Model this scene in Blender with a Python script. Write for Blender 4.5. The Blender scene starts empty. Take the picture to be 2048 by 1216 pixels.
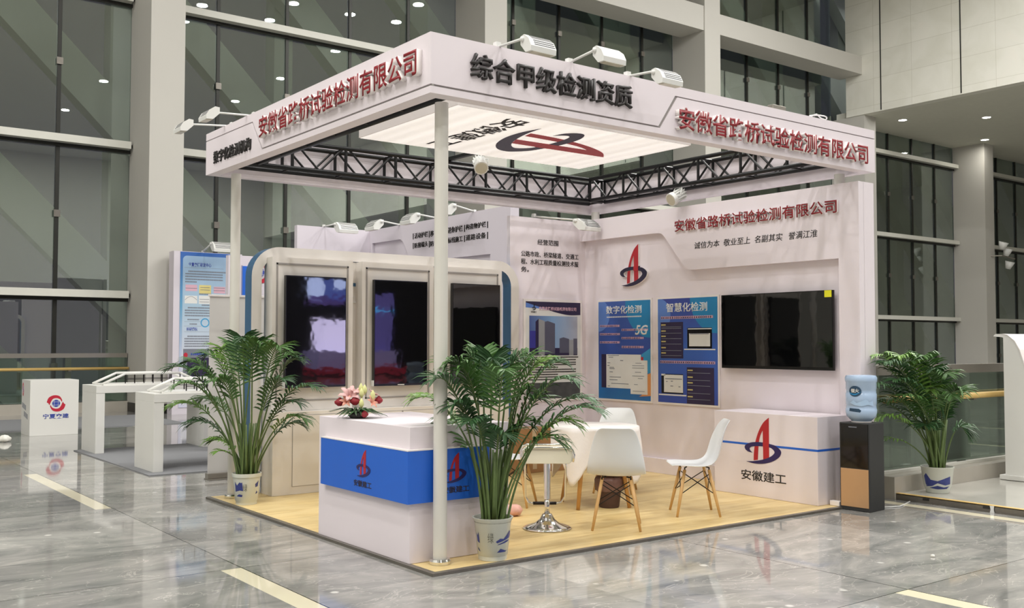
import bpy, bmesh, math, random
from mathutils import Vector, Matrix, noise
C = bpy.context.scene.collection
sc = bpy.context.scene
PI = math.pi
# ------------------------------------------------------------------ camera
CAM = Vector((-3.52025, -5.48199, 1.5)); YAW, PITCH, ROLL, FPX = 0.921971, 0.0397807, 0.00113175, 2000.05
FW = Vector((math.cos(PITCH)*math.cos(YAW), math.cos(PITCH)*math.sin(YAW), math.sin(PITCH)))
_r = Vector((math.sin(YAW), -math.cos(YAW), 0)); _u = _r.cross(FW)
RT = math.cos(ROLL)*_r + math.sin(ROLL)*_u; UP = -math.sin(ROLL)*_r + math.cos(ROLL)*_u
cd = bpy.data.cameras.new('camera'); cam = bpy.data.objects.new('camera', cd); C.objects.link(cam)
cd.sensor_width = 36; cd.sensor_fit = 'HORIZONTAL'; cd.lens = 36*FPX/2048; cd.clip_end = 300
M = Matrix.Identity(4)
for i, v in enumerate((RT, UP, -FW)):
    for j in range(3): M[j][i] = v[j]
M.translation = CAM; cam.matrix_world = M
sc.camera = cam
# ------------------------------------------------------------------ view + world
sc.view_settings.view_transform = 'Standard'; sc.view_settings.look = 'None'
sc.view_settings.gamma = 1; sc.view_settings.exposure = -0.12; sc.view_settings.use_curve_mapping = False
w = bpy.data.worlds.new('night'); sc.world = w; w.use_nodes = True
w.node_tree.nodes['Background'].inputs[0].default_value = (.085, .08, .10, 1)
w.node_tree.nodes['Background'].inputs[1].default_value = 0.75
try:
    sc.cycles.max_bounces = 10; sc.cycles.diffuse_bounces = 4; sc.cycles.transparent_max_bounces = 16
    sc.cycles.sample_clamp_indirect = 4; sc.cycles.caustics_reflective = False; sc.cycles.caustics_refractive = False
except Exception: pass
# ------------------------------------------------------------------ lamps of the hall (each sits in a ceiling downlight, built below)
CEIL = 15.0
HALL = []            # downlight positions
for x in (-10.5, -3.5, 3.5, 10.5, 17.5, 24.5):
    for y in (-12.5, -6.5, -0.5): HALL.append((x, y))
for x in (-3.5, 3.5, 10.5, 17.5, 24.5): HALL += [(x, -20.5), (x, -29.5)]  # far rows, added to brighten the back wall that the glass reflects
HALL += [(-12.5, 2.5), (-7, 2.8), (-12.5, 9.5), (-7, -3.2), (-12.8, -3.5), (-9, 6), (-3, 11.5), (3.5, 6.5), (10.4, 1.9), (13.2, 4.3), (15.2, 1.2), (15.6, 4.5), (17.2, 7.2), (17.6, 4.8), (17.6, 1.1), (13.3, 1.8), (24, 6.5), (22, 11)]  # includes unseen lamps added at left to brighten left-facing walls
HALL_POWER = 300
def area(name, loc, size, power, color, rot=(0, 0, 0), shape='DISK', sy=None):
    l = bpy.data.lights.new(name, 'AREA'); l.shape = shape; l.size = size; l.energy = power; l.color = color
    if sy: l.size_y = sy
    o = bpy.data.objects.new(name, l); o.location = loc; o.rotation_euler = rot; C.objects.link(o); return o
for x, y in HALL:
    area('hall_lamp', (x, y, CEIL-.06), .40, HALL_POWER, (1, .985, .955))
# ------------------------------------------------------------------ helpers
def px(x, y, ax, val):
    """point where the sight line through photo pixel (x, y) meets the plane axis = val"""
    d = FW + RT*((x-1024)/FPX) + UP*((608-y)/FPX); i = 'xyz'.index(ax)
    return CAM + d*((val-CAM[i])/d[i])
def lin(c):
    return tuple(((v/255)/12.92 if v/255 <= .04045 else ((v/255+.055)/1.055)**2.4) for v in c)
def node(nt, kind, **kw):
    n = nt.nodes.new(kind)
    for k, v in kw.items():
        if k.startswith('i_'): n.inputs[int(k[2:])].default_value = v
        else: setattr(n, k, v)
    return n
def mat(name, rgb, rough=.5, metal=0., var=.05, scale=6., spec=.5, emit=None, es=1., bump=0., alpha=None, coat=0.):
    m = bpy.data.materials.new(name); m.use_nodes = True; nt = m.node_tree; b = nt.nodes['Principled BSDF']
    c = lin(rgb)
    tc = node(nt, 'ShaderNodeTexCoord'); nz = node(nt, 'ShaderNodeTexNoise'); nz.inputs['Scale'].default_value = scale; nz.inputs['Detail'].default_value = 4
    nt.links.new(tc.outputs['Object'], nz.inputs['Vector'])
    mx = node(nt, 'ShaderNodeMix', data_type='RGBA')
    mx.inputs[6].default_value = tuple(max(0, v*(1-var)) for v in c)+(1,); mx.inputs[7].default_value = tuple(min(1, v*(1+var)) for v in c)+(1,)
    nt.links.new(nz.outputs['Fac'], mx.inputs[0]); nt.links.new(mx.outputs[2], b.inputs['Base Color'])
    b.inputs['Roughness'].default_value = rough; b.inputs['Metallic'].default_value = metal
    b.inputs['Specular IOR Level'].default_value = spec; b.inputs['Coat Weight'].default_value = coat
    if emit: b.inputs['Emission Color'].default_value = lin(emit)+(1,); b.inputs['Emission Strength'].default_value = es
    if bump:
        bp = node(nt, 'ShaderNodeBump'); bp.inputs['Strength'].default_value = bump; bp.inputs['Distance'].default_value = .01
        nt.links.new(nz.outputs['Fac'], bp.inputs['Height']); nt.links.new(bp.outputs[0], b.inputs['Normal'])
    m.diffuse_color = c+(1,)
    return m
def math_(nt, op, a, b=None):
    n = node(nt, 'ShaderNodeMath', operation=op)
    for i, v in enumerate((a, b)):
        if v is None: continue
        if isinstance(v, (int, float)): n.inputs[i].default_value = v
        else: nt.links.new(v, n.inputs[i])
    return n.outputs[0]
def ramp(nt, fac, stops):
    r = node(nt, 'ShaderNodeValToRGB'); e = r.color_ramp.elements
    while len(e) < len(stops): e.new(.5)
    for k, (p, c) in enumerate(stops): e[k].position = p; e[k].color = (lin(c) if isinstance(c, tuple) else (c, c, c))+(1,)
    nt.links.new(fac, r.inputs[0]); return r.outputs[0]
def mixc(nt, f, a, b):
    n = node(nt, 'ShaderNodeMix', data_type='RGBA')
    for i, v in ((0, f), (6, a), (7, b)):
        if isinstance(v, tuple): n.inputs[i].default_value = lin(v)+(1,)
        elif isinstance(v, (int, float)): n.inputs[i].default_value = v
        else: nt.links.new(v, n.inputs[i])
    return n.outputs[2]
ORG = Vector((0, 0, 0))
class MB:
    """collects faces (world coordinates), then links them as ONE mesh object"""
    def __init__(s): s.v = []; s.f = []; s.mi = []
    def add(s, vs, fs, mi=0):
        k = len(s.v); s.v += [Vector(v) for v in vs]
        for f in fs: s.f.append(tuple(i+k for i in f)); s.mi.append(mi)
        return s
    def obox(s, o, a, b, c, mi=0):
        o, a, b, c = map(Vector, (o, a, b, c))
        if a.cross(b).dot(c) < 0: a, b = b, a
        vs = [o, o+a, o+a+b, o+b, o+c, o+a+c, o+a+b+c, o+b+c]
        return s.add(vs, [(3, 2, 1, 0), (4, 5, 6, 7), (0, 1, 5, 4), (1, 2, 6, 5), (2, 3, 7, 6), (3, 0, 4, 7)], mi)
    def box(s, x0, x1, y0, y1, z0, z1, mi=0):
        return s.obox((x0, y0, z0), (x1-x0, 0, 0), (0, y1-y0, 0), (0, 0, z1-z0), mi)
    def tube(s, pts, r, n=10, mi=0, cap=True):
        pts = [Vector(p) for p in pts]; rs = r if isinstance(r, (list, tuple)) else [r]*len(pts)
        rings = []; ref = None
        for i, p in enumerate(pts):
            t = (pts[min(i+1, len(pts)-1)]-pts[max(i-1, 0)]).normalized()
            if ref is None: ref = t.orthogonal().normalized()
            a = (ref-t*ref.dot(t)).normalized(); ref = a; b = t.cross(a)
            rings.append([p+(a*math.cos(2*PI*k/n)+b*math.sin(2*PI*k/n))*rs[i] for k in range(n)])
        vs = [q for g in rings for q in g]; fs = []
        for i in range(len(pts)-1):
            for k in range(n): fs.append((i*n+k, i*n+(k+1) % n, (i+1)*n+(k+1) % n, (i+1)*n+k))
        if cap: fs += [tuple(range(n-1, -1, -1)), tuple((len(pts)-1)*n+k for k in range(n))]
        return s.add(vs, fs, mi)
    def lathe(s, o, prof, n=32, mi=0, wob=None, cap=True):
        o = Vector(o); vs = []; fs = []
        for j, (r, z) in enumerate(prof):
            for k in range(n):
                a = 2*PI*k/n; rr = r*(1+(wob(a, j) if wob else 0))
                vs.append(o+Vector((rr*math.cos(a), rr*math.sin(a), z)))
        for j in range(len(prof)-1):
            for k in range(n): fs.append((j*n+k, j*n+(k+1) % n, (j+1)*n+(k+1) % n, (j+1)*n+k))
        if cap: fs += [tuple(range(n-1, -1, -1)), tuple((len(prof)-1)*n+k for k in range(n))]
        return s.add(vs, fs, mi)
    def prism(s, poly, fr, o, d0, d1, mi=0, ms=None):
        """poly = (u, v) outline in frame fr at o, extruded along the frame normal from d0 to d1 (d1 = front)"""
        o = Vector(o); R, U, N = fr; n = len(poly); ms = mi if ms is None else ms
        ar = sum(poly[i][0]*poly[(i+1) % n][1]-poly[(i+1) % n][0]*poly[i][1] for i in range(n))
        if ar < 0: poly = poly[::-1]
        fl = R.cross(U).dot(N) < 0
        vs = [o+R*u+U*v+N*d0 for u, v in poly]+[o+R*u+U*v+N*d1 for u, v in poly]
        fs = [tuple(range(n-1, -1, -1)), tuple(range(n, 2*n))]; sd = [(i, (i+1) % n, n+(i+1) % n, n+i) for i in range(n)]
        if fl: fs = [f[::-1] for f in fs]; sd = [f[::-1] for f in sd]
        k = len(s.v); s.v += vs
        for f in fs: s.f.append(tuple(i+k for i in f)); s.mi.append(mi)
        for f in sd: s.f.append(tuple(i+k for i in f)); s.mi.append(ms)
        return s
    def rect(s, fr, o, u0, v0, u1, v1, d0, d1, mi=0):
        return s.prism([(u0, v0), (u1, v0), (u1, v1), (u0, v1)], fr, o, d0, d1, mi)
    def build(s, name, mats, parent=None, smooth=False, bevel=0., sub=0, tri=True, auto=None, solid=0.):
        me = bpy.data.meshes.new(name); bm = bmesh.new()
        vs = [bm.verts.new(v-ORG) for v in s.v]
        for f, mi in zip(s.f, s.mi):
            try: q = bm.faces.new([vs[i] for i in f])
            except ValueError: continue
            q.material_index = mi; q.smooth = smooth
        bm.normal_update()
        if tri:
            ng = [f for f in bm.faces if len(f.verts) > 8]
            if ng and not smooth: bmesh.ops.triangulate(bm, faces=ng)
        bm.to_mesh(me); bm.free()
        o = bpy.data.objects.new(name, me); C.objects.link(o)
        for m in (mats if isinstance(mats, (list, tuple)) else [mats]): me.materials.append(m)
        if parent: o.parent = parent
        else: o.location = ORG
        if bevel:
            b = o.modifiers.new('bevel', 'BEVEL'); b.width = bevel; b.segments = 2; b.limit_method = 'ANGLE'
        if solid:
            b = o.modifiers.new('solid', 'SOLIDIFY'); b.thickness = solid; b.offset = 0
        if sub:
            b = o.modifiers.new('sub', 'SUBSURF'); b.levels = sub; b.render_levels = sub
        if auto is not None:
            me.set_sharp_from_angle(angle=auto)
        return o
def thing(name, label, cat, loc=(0, 0, 0), group=None):
    global ORG
    o = bpy.data.objects.new(name, None); C.objects.link(o); o.empty_display_size = .1
    ORG = Vector(loc); o.location = ORG; o['label'] = label; o['category'] = cat
    if group: o['group'] = group
    return o
def at(loc):
    global ORG
    ORG = Vector(loc)
def tag(o, label, cat, group=None, kind=None):
    o['label'] = label; o['category'] = cat
    if group: o['group'] = group
    if kind: o['kind'] = kind
    return o
def struct(name, mb, m, label=None, cat=None, parent=None, **kw):
    o = mb.build(name, m, parent, **kw)
    if not parent:
        o['kind'] = 'structure'; o['label'] = label; o['category'] = cat
    return o
def copy_tree(o, parent=None):
    c = o.copy(); C.objects.link(c); c.parent = parent
    for ch in list(o.children): copy_tree(ch, c)
    return c
X, Y, Z = Vector((1, 0, 0)), Vector((0, 1, 0)), Vector((0, 0, 1))
FRONT = (X, Z, -Y)        # surface that faces the front of the stand
SIDE = (-Y, Z, -X)        # surface that faces left
DOWN = (Y, X, -Z)         # ceiling surface read from below
def text(body, name, fr, o, w, h, d0, d1, mats, parent, bold=.02, fit=True, mapf=None, off=(0, 0), shear=0.):
    """lettering fitted to the box w x h with lower left corner o on frame fr"""
    c = bpy.data.curves.new('lettering', 'FONT'); c.body = body; c.offset = bold; c.resolution_u = 3; c.shear = shear
    t = bpy.data.objects.new('lettering', c); C.objects.link(t)
    bpy.context.view_layer.update()
    me0 = bpy.data.meshes.new_from_object(t.evaluated_get(bpy.context.evaluated_depsgraph_get()))
    bpy.data.objects.remove(t); bpy.data.curves.remove(c)
    bm = bmesh.new(); bm.from_mesh(me0); bpy.data.meshes.remove(me0)
    xs = [v.co.x for v in bm.verts]; ys = [v.co.y for v in bm.verts]
    x0, y0, sx = min(xs), min(ys), w/(max(xs)-min(xs)); sy = h/(max(ys)-min(ys)) if fit else sx
    bmesh.ops.dissolve_degenerate(bm, dist=1e-5, edges=bm.edges)
    for f in bm.faces:
        if f.normal.z < 0: f.normal_flip()
    front = list(bm.faces)
    if d1 != d0:
        r = bmesh.ops.extrude_face_region(bm, geom=front)
        for g in r['geom']:
            if isinstance(g, bmesh.types.BMVert): g.co.z = 1.
        bm.normal_update()
    R, U, N = fr; o = Vector(o)
    for f in bm.faces: f.material_index = 0 if abs(f.normal.z) > .7 else (1 if len(mats) > 1 else 0)
    for v in bm.verts:
        u, q, d = (v.co.x-x0)*sx+off[0], (v.co.y-y0)*sy+off[1], d0+(d1-d0)*(1 if v.co.z > .5 or d1 == d0 else 0)
        v.co = (mapf(u, q, d) if mapf else o+R*u+U*q+N*d)-ORG
    if R.cross(U).dot(N) < 0:
        bmesh.ops.reverse_faces(bm, faces=bm.faces)
    me = bpy.data.meshes.new(name); bm.to_mesh(me); bm.free()
    ob = bpy.data.objects.new(name, me); C.objects.link(ob)
    for m in mats: me.materials.append(m)
    if parent: ob.parent = parent
    else: ob.location = ORG
    return ob
def smooth_line(segs, n=5):
    out = []
    for s in segs:
        if len(s) == 2: out += s[:-1]; continue
        p = [s[0]]+list(s)+[s[-1]]
        for i in range(1, len(p)-2):
            for k in range(n):
                t = k/n; a, b, c_, d = p[i-1], p[i], p[i+1], p[i+2]
                out.append(tuple(.5*(2*b[j]+(c_[j]-a[j])*t+(2*a[j]-5*b[j]+4*c_[j]-d[j])*t*t+(3*b[j]-a[j]-3*c_[j]+d[j])*t**3) for j in (0, 1)))
    return out
_sw = smooth_line([[(545, 549), (505, 543), (480, 520), (484, 492), (530, 466), (590, 456), (640, 456), (692, 462), (745, 474), (785, 505), (791, 532), (772, 568), (718, 607), (640, 634), (560, 640), (492, 628)],
                   [(492, 628), (560, 620), (640, 598), (700, 570), (733, 540), (735, 520), (715, 500), (690, 491), (640, 488), (585, 491), (540, 500), (521, 515), (528, 535), (545, 549)]])
_rd = smooth_line([[(690, 243), (690, 576)], [(690, 576), (640, 598)], [(640, 598), (637, 352)], [(637, 352), (615, 400), (602, 460), (596, 530), (592, 606)], [(592, 606), (556, 614)],
                   [(556, 614), (558, 560), (566, 490), (582, 420), (610, 345), (645, 285), (690, 243)]])
_pt = [(638, 452), (690, 452), (690, 497), (638, 497)]
def nl(p): return [((a-479)/313, (641-b)/398) for a, b in p]
def logo(name, fr, o, w, h, d0, d1, parent, red, navy, white=None):
    sc_ = lambda p: [(a*w, b*h) for a, b in nl(p)]
    g = d1-d0
    mb = MB().prism(sc_(_rd), fr, o, d0, d1, 0, 2 if white else 0).prism(sc_(_sw), fr, o, d0, d1+.12*g+.0006, 1, 2 if white else 1).prism(sc_(_pt), fr, o, d0, d1+.2*g+.0012, 0)
    return mb.build(name, [red, navy]+([white] if white else []), parent)
# ------------------------------------------------------------------ materials
M_panel = mat('stand_panel_white', (232, 223, 229), .5, var=.012, scale=2)
M_panel2 = mat('neighbour_panel_lilac', (214, 207, 216), .5, var=.015, scale=2)
M_arch = mat('arch_white', (226, 221, 215), .35, var=.012)
M_groove = mat('groove_grey', (150, 145, 142), .5)
M_blue = mat('counter_blue', (34, 100, 206), .4, var=.02)
M_archblue = mat('arch_blue', (62, 104, 142), .35, var=.03)
M_red = mat('letter_red', (136, 16, 30), .45, var=.03)
M_letterwhite = mat('letter_side_white', (236, 230, 228), .5)
M_black = mat('letter_black', (36, 32, 32), .5)
M_ink = mat('ink_black', (34, 30, 30), .6)
M_logored = mat('logo_red', (178, 34, 44), .45, var=.03)
M_navy = mat('logo_navy', (44, 34, 92), .45, var=.03)
M_navydark = mat('logo_dark_navy', (36, 30, 58), .45, var=.03)
M_truss = mat('truss_black_steel', (22, 22, 24), .35, .3)
M_pole = mat('pole_white', (212, 209, 202), .45, var=.03)
M_lampw = mat('lamp_white', (225, 225, 222), .35)
M_lampslot = mat('lamp_slot_dark', (70, 70, 72), .6)
M_glassdull = mat('lamp_lens', (196, 190, 172), .25)
M_tvblack = mat('tv_bezel_black', (12, 12, 14), .25)
M_trim = mat('aluminium_trim', (122, 117, 110), .35, .6, var=.15, scale=30)
M_steel = mat('brushed_steel', (165, 160, 152), .35, .85)
M_chrome = mat('chrome', (225, 225, 225), .08, 1., var=.02)
M_chairw = mat('chair_plastic_white', (232, 234, 236), .35, var=.01)
M_chairwood = mat('chair_beech', (208, 166, 108), .45, var=.18, scale=14)
M_tablewood = mat('table_oak', (196, 146, 84), .45, var=.18, scale=14)
M_rod = mat('black_rod', (28, 24, 24), .4, .5)
M_cloth = mat('tablecloth_white', (238, 232, 228), .85, var=.02, bump=.15, scale=40)
M_seatcream = mat('stool_seat_cream', (228, 224, 204), .3)
M_bin = mat('bin_brown', (78, 54, 50), .6, var=.15, scale=40, bump=.5)
M_bag = mat('bin_bag_brown', (112, 82, 76), .35, var=.2, scale=20, bump=.6)
M_card = mat('cardboard', (172, 132, 92), .8, var=.08, scale=12)
M_tape = mat('parcel_tape', (206, 186, 156), .4)
M_pot = mat('pot_ceramic_white', (205, 207, 198), .25, var=.02)
M_potblue = mat('pot_blue_glaze', (52, 62, 128), .3, var=.35, scale=25)
M_potink = mat('pot_ink', (86, 88, 78), .5)
M_soil = mat('soil', (74, 54, 42), .95, var=.4, scale=60, bump=1)
M_leaf = [mat('leaf_green', (74, 112, 54), .42, var=.3, scale=9), mat('leaf_dark_green', (56, 92, 54), .42, var=.3, scale=9), mat('leaf_fresh_green', (110, 148, 66), .42, var=.25, scale=9)]
M_stem = mat('palm_stem', (92, 112, 62), .5, var=.3, scale=18)
M_leafflat = mat('fern_leaf', (62, 84, 56), .5, var=.2, scale=20)
M_rose = mat('rose_red', (138, 22, 36), .6, var=.25, scale=60)
M_lily = mat('lily_pink', (226, 182, 180), .6, var=.1, scale=30)
M_coral = mat('flower_coral', (226, 160, 140), .6, var=.1, scale=30)
M_lime = mat('flower_lime', (214, 214, 150), .6, var=.1, scale=30)
M_bottle = mat('bottle_water_blue', (168, 190, 218), .12, var=.06, scale=5)
M_bottlelabel = mat('bottle_label_blue', (36, 66, 92), .4)
M_disp = mat('dispenser_charcoal', (46, 47, 48), .5)
M_dispgloss = mat('dispenser_black_glass', (14, 12, 12), .08)
M_copper = mat('dispenser_copper', (196, 156, 116), .3, .25, var=.05)
M_white = mat('white_laminate', (224, 223, 219), .35, var=.01)
M_whiteplain = mat('banner_white', (214, 211, 208), .6, var=.015, scale=2)
M_carpet = mat('grey_carpet', (128, 129, 132), .95, var=.1, scale=90)
M_col = mat('column_paint', (198, 195, 188), .6, var=.02, scale=1.2)
M_dark = mat('dark_base', (40, 38, 36), .5)
M_mull = mat('mullion_white', (218, 217, 208), .4)
M_mulldark = mat('mullion_dark', (42, 42, 38), .4, .4)
M_ext = mat('facade_brace_pale', (184, 192, 184), .6, var=.05, scale=1)
M_ceil = mat('ceiling_paint', (196, 194, 182), .8)
M_backwall = mat('hall_far_wall', (62, 60, 60), .8)
M_wallplain = mat('hall_wall_paint', (196, 194, 184), .7)
M_handwood = mat('handrail_wood', (214, 180, 112), .35, var=.1, scale=8)
M_soff = mat('soffit_paint', (218, 217, 204), .7)
M_paper = mat('paper_white', (232, 230, 222), .8, bump=.4, scale=30)
M_pinkp = mat('pink_tissue', (222, 172, 158), .8, bump=.4, scale=30)
M_down = mat('downlight_lens', (255, 252, 240), .4, emit=(255, 250, 238), es=26)
M_lightbox_side = mat('lightbox_side', (216, 208, 206), .5)
M_yellow = mat('sticker_yellow', (226, 222, 40), .5)
M_pale = mat('print_pale', (222, 222, 220), .5)
M_printgrey = mat('print_grey', (120, 124, 136), .6)
M_printdark = mat('print_dark_indigo', (40, 30, 66), .5)
M_printpink = mat('print_pink', (212, 170, 186), .6)
M_cyan = mat('print_cyan', (58, 150, 200), .5)
M_orange = mat('print_orange', (220, 150, 90), .5)
M_printyel = mat('print_yellow', (214, 200, 130), .5)
M_skyblue = mat('print_sky', (140, 176, 214), .5)
M_bldg = mat('print_building', (88, 88, 106), .5)
M_bldg2 = mat('print_building_pale', (150, 152, 156), .5)
M_logoRb = mat('emblem_red', (186, 36, 58), .45)
M_logoBb = mat('emblem_blue', (50, 70, 160), .45)
# special shaders -----------------------------------------------------------
def floor_mat():
    m = bpy.data.materials.new('marble_floor'); m.use_nodes = True; nt = m.node_tree; b = nt.nodes['Principled BSDF']
    g = node(nt, 'ShaderNodeNewGeometry'); sp = node(nt, 'ShaderNodeSeparateXYZ'); nt.links.new(g.outputs['Position'], sp.inputs[0])
    x, y = sp.outputs[0], sp.outputs[1]
    u = math_(nt, 'DIVIDE', math_(nt, 'ADD', x, .88), 3.03); v = math_(nt, 'DIVIDE', math_(nt, 'SUBTRACT', y, 1.0), 3.02)
    fu, fv = math_(nt, 'FRACT', u), math_(nt, 'FRACT', v)
    strip = math_(nt, 'GREATER_THAN', fu, 1-.14/3.03)
    par = math_(nt, 'FLOORED_MODULO', math_(nt, 'ADD', math_(nt, 'FLOOR', u), math_(nt, 'FLOOR', v)), 2.)
    strip = math_(nt, 'MULTIPLY', strip, math_(nt, 'LESS_THAN', par, .5))
    ju = math_(nt, 'LESS_THAN', fu, .0028); jv = math_(nt, 'LESS_THAN', fv, .0022); joint = math_(nt, 'MAXIMUM', ju, jv)
    # slabs inside each field
    tu, tv = math_(nt, 'FLOOR', math_(nt, 'MULTIPLY', u, 2.)), math_(nt, 'FLOOR', math_(nt, 'MULTIPLY', v, 3.))
    cb = node(nt, 'ShaderNodeCombineXYZ'); nt.links.new(tu, cb.inputs[0]); nt.links.new(tv, cb.inputs[1])
    wn = node(nt, 'ShaderNodeTexWhiteNoise', noise_dimensions='3D'); nt.links.new(cb.outputs[0], wn.inputs['Vector'])
    off = node(nt, 'ShaderNodeVectorMath', operation='MULTIPLY_ADD'); nt.links.new(wn.outputs['Color'], off.inputs[0]); off.inputs[1].default_value = (20, 20, 20); nt.links.new(g.outputs['Position'], off.inputs[2])
    mp = node(nt, 'ShaderNodeMapping'); nt.links.new(off.outputs[0], mp.inputs[0]); mp.inputs['Rotation'].default_value = (0, 0, .5); mp.inputs['Scale'].default_value = (.7, 1.35, 1)
    n1 = node(nt, 'ShaderNodeTexNoise'); nt.links.new(mp.outputs[0], n1.inputs['Vector']); n1.inputs['Scale'].default_value = 1.15; n1.inputs['Detail'].default_value = 9; n1.inputs['Roughness'].default_value = .64; n1.inputs['Distortion'].default_value = 2.2
    base = ramp(nt, n1.outputs['Fac'], [(.22, (102, 103, 101)), (.40, (138, 138, 135)), (.56, (160, 158, 154)), (.78, (190, 186, 179))])
    tone = math_(nt, 'ADD', math_(nt, 'MULTIPLY', wn.outputs['Value'], .26), .80)
    tm = node(nt, 'ShaderNodeMix', data_type='RGBA', blend_type='MULTIPLY'); tm.inputs[0].default_value = 1; nt.links.new(base, tm.inputs[6])
    tc = node(nt, 'ShaderNodeCombineColor'); [nt.links.new(tone, tc.inputs[i]) for i in range(3)]; nt.links.new(tc.outputs[0], tm.inputs[7])
    n2 = node(nt, 'ShaderNodeTexNoise'); nt.links.new(mp.outputs[0], n2.inputs['Vector']); n2.inputs['Scale'].default_value = 1.9; n2.inputs['Detail'].default_value = 6; n2.inputs['Distortion'].default_value = 2.2
    vein = ramp(nt, math_(nt, 'ABSOLUTE', math_(nt, 'SUBTRACT', n2.outputs['Fac'], .55)), [(.0, 1.), (.010, .0)])
    n3 = node(nt, 'ShaderNodeTexVoronoi'); nt.links.new(g.outputs['Position'], n3.inputs['Vector']); n3.inputs['Scale'].default_value = 2.6
    fleck = ramp(nt, n3.outputs['Distance'], [(.05, 1.), (.085, 0.)])
    c1 = mixc(nt, math_(nt, 'MULTIPLY', vein, .42), tm.outputs[2], (214, 210, 202))
    c1 = mixc(nt, math_(nt, 'MULTIPLY', fleck, .75), c1, (226, 224, 218))
    c2 = mixc(nt, strip, c1, (224, 216, 190)); c3 = mixc(nt, joint, c2, (52, 52, 50))
    nt.links.new(c3, b.inputs['Base Color'])
    b.inputs['Roughness'].default_value = .055; b.inputs['Specular IOR Level'].default_value = .62
    return m
def wood_mat():
    m = bpy.data.materials.new('laminate_wood_floor'); m.use_nodes = True; nt = m.node_tree; b = nt.nodes['Principled BSDF']
    g = node(nt, 'ShaderNodeNewGeometry'); mp = node(nt, 'ShaderNodeMapping'); nt.links.new(g.outputs['Position'], mp.inputs[0]); mp.inputs['Scale'].default_value = (1.2, 9, 1)
    n1 = node(nt, 'ShaderNodeTexNoise'); nt.links.new(mp.outputs[0], n1.inputs['Vector']); n1.inputs['Scale'].default_value = 1.6; n1.inputs['Detail'].default_value = 6; n1.inputs['Distortion'].default_value = .6
    br = node(nt, 'ShaderNodeTexBrick'); nt.links.new(g.outputs['Position'], br.inputs['Vector'])
    br.inputs['Color1'].default_value = (.93, .93, .93, 1); br.inputs['Color2'].default_value = (1, 1, 1, 1); br.inputs['Mortar'].default_value = (.82, .8, .76, 1)
    br.inputs['Scale'].default_value = 1; br.inputs['Brick Width'].default_value = 1.2; br.inputs['Row Height'].default_value = .19; br.inputs['Mortar Size'].default_value = .0015
    base = ramp(nt, n1.outputs['Fac'], [(.3, (214, 184, 122)), (.7, (238, 214, 158))])
    mx = node(nt, 'ShaderNodeMix', data_type='RGBA', blend_type='MULTIPLY'); mx.inputs[0].default_value = 1; nt.links.new(base, mx.inputs[6]); nt.links.new(br.outputs[0], mx.inputs[7])
    nt.links.new(mx.outputs[2], b.inputs['Base Color']); b.inputs['Roughness'].default_value = .38
    return m
def marble_wall_mat():
    m = bpy.data.materials.new('marble_wall_cladding'); m.use_nodes = True; nt = m.node_tree; b = nt.nodes['Principled BSDF']
    g = node(nt, 'ShaderNodeNewGeometry'); sp = node(nt, 'ShaderNodeSeparateXYZ'); nt.links.new(g.outputs['Position'], sp.inputs[0])
    cb = node(nt, 'ShaderNodeCombineXYZ'); nt.links.new(math_(nt, 'ADD', sp.outputs[1], 43.95), cb.inputs[0]); nt.links.new(math_(nt, 'ADD', sp.outputs[2], -9.38), cb.inputs[1])
    br = node(nt, 'ShaderNodeTexBrick'); nt.links.new(cb.outputs[0], br.inputs['Vector']); br.offset = 0
    br.inputs['Color1'].default_value = (.95, .95, .95, 1); br.inputs['Color2'].default_value = (1, 1, 1, 1); br.inputs['Mortar'].default_value = (.80, .79, .76, 1)
    br.inputs['Scale'].default_value = 1; br.inputs['Brick Width'].default_value = 1.53; br.inputs['Row Height'].default_value = .99; br.inputs['Mortar Size'].default_value = .008; br.inputs['Bias'].default_value = .3
    n1 = node(nt, 'ShaderNodeTexNoise'); nt.links.new(g.outputs['Position'], n1.inputs['Vector']); n1.inputs['Scale'].default_value = .9; n1.inputs['Detail'].default_value = 8; n1.inputs['Distortion'].default_value = .8
    base = ramp(nt, n1.outputs['Fac'], [(.3, (232, 230, 218)), (.55, (240, 238, 228)), (.75, (242, 238, 228))])
    mx = node(nt, 'ShaderNodeMix', data_type='RGBA', blend_type='MULTIPLY'); mx.inputs[0].default_value = 1; nt.links.new(base, mx.inputs[6]); nt.links.new(br.outputs[0], mx.inputs[7])
    nt.links.new(mx.outputs[2], b.inputs['Base Color']); b.inputs['Roughness'].default_value = .4
    return m
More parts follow.
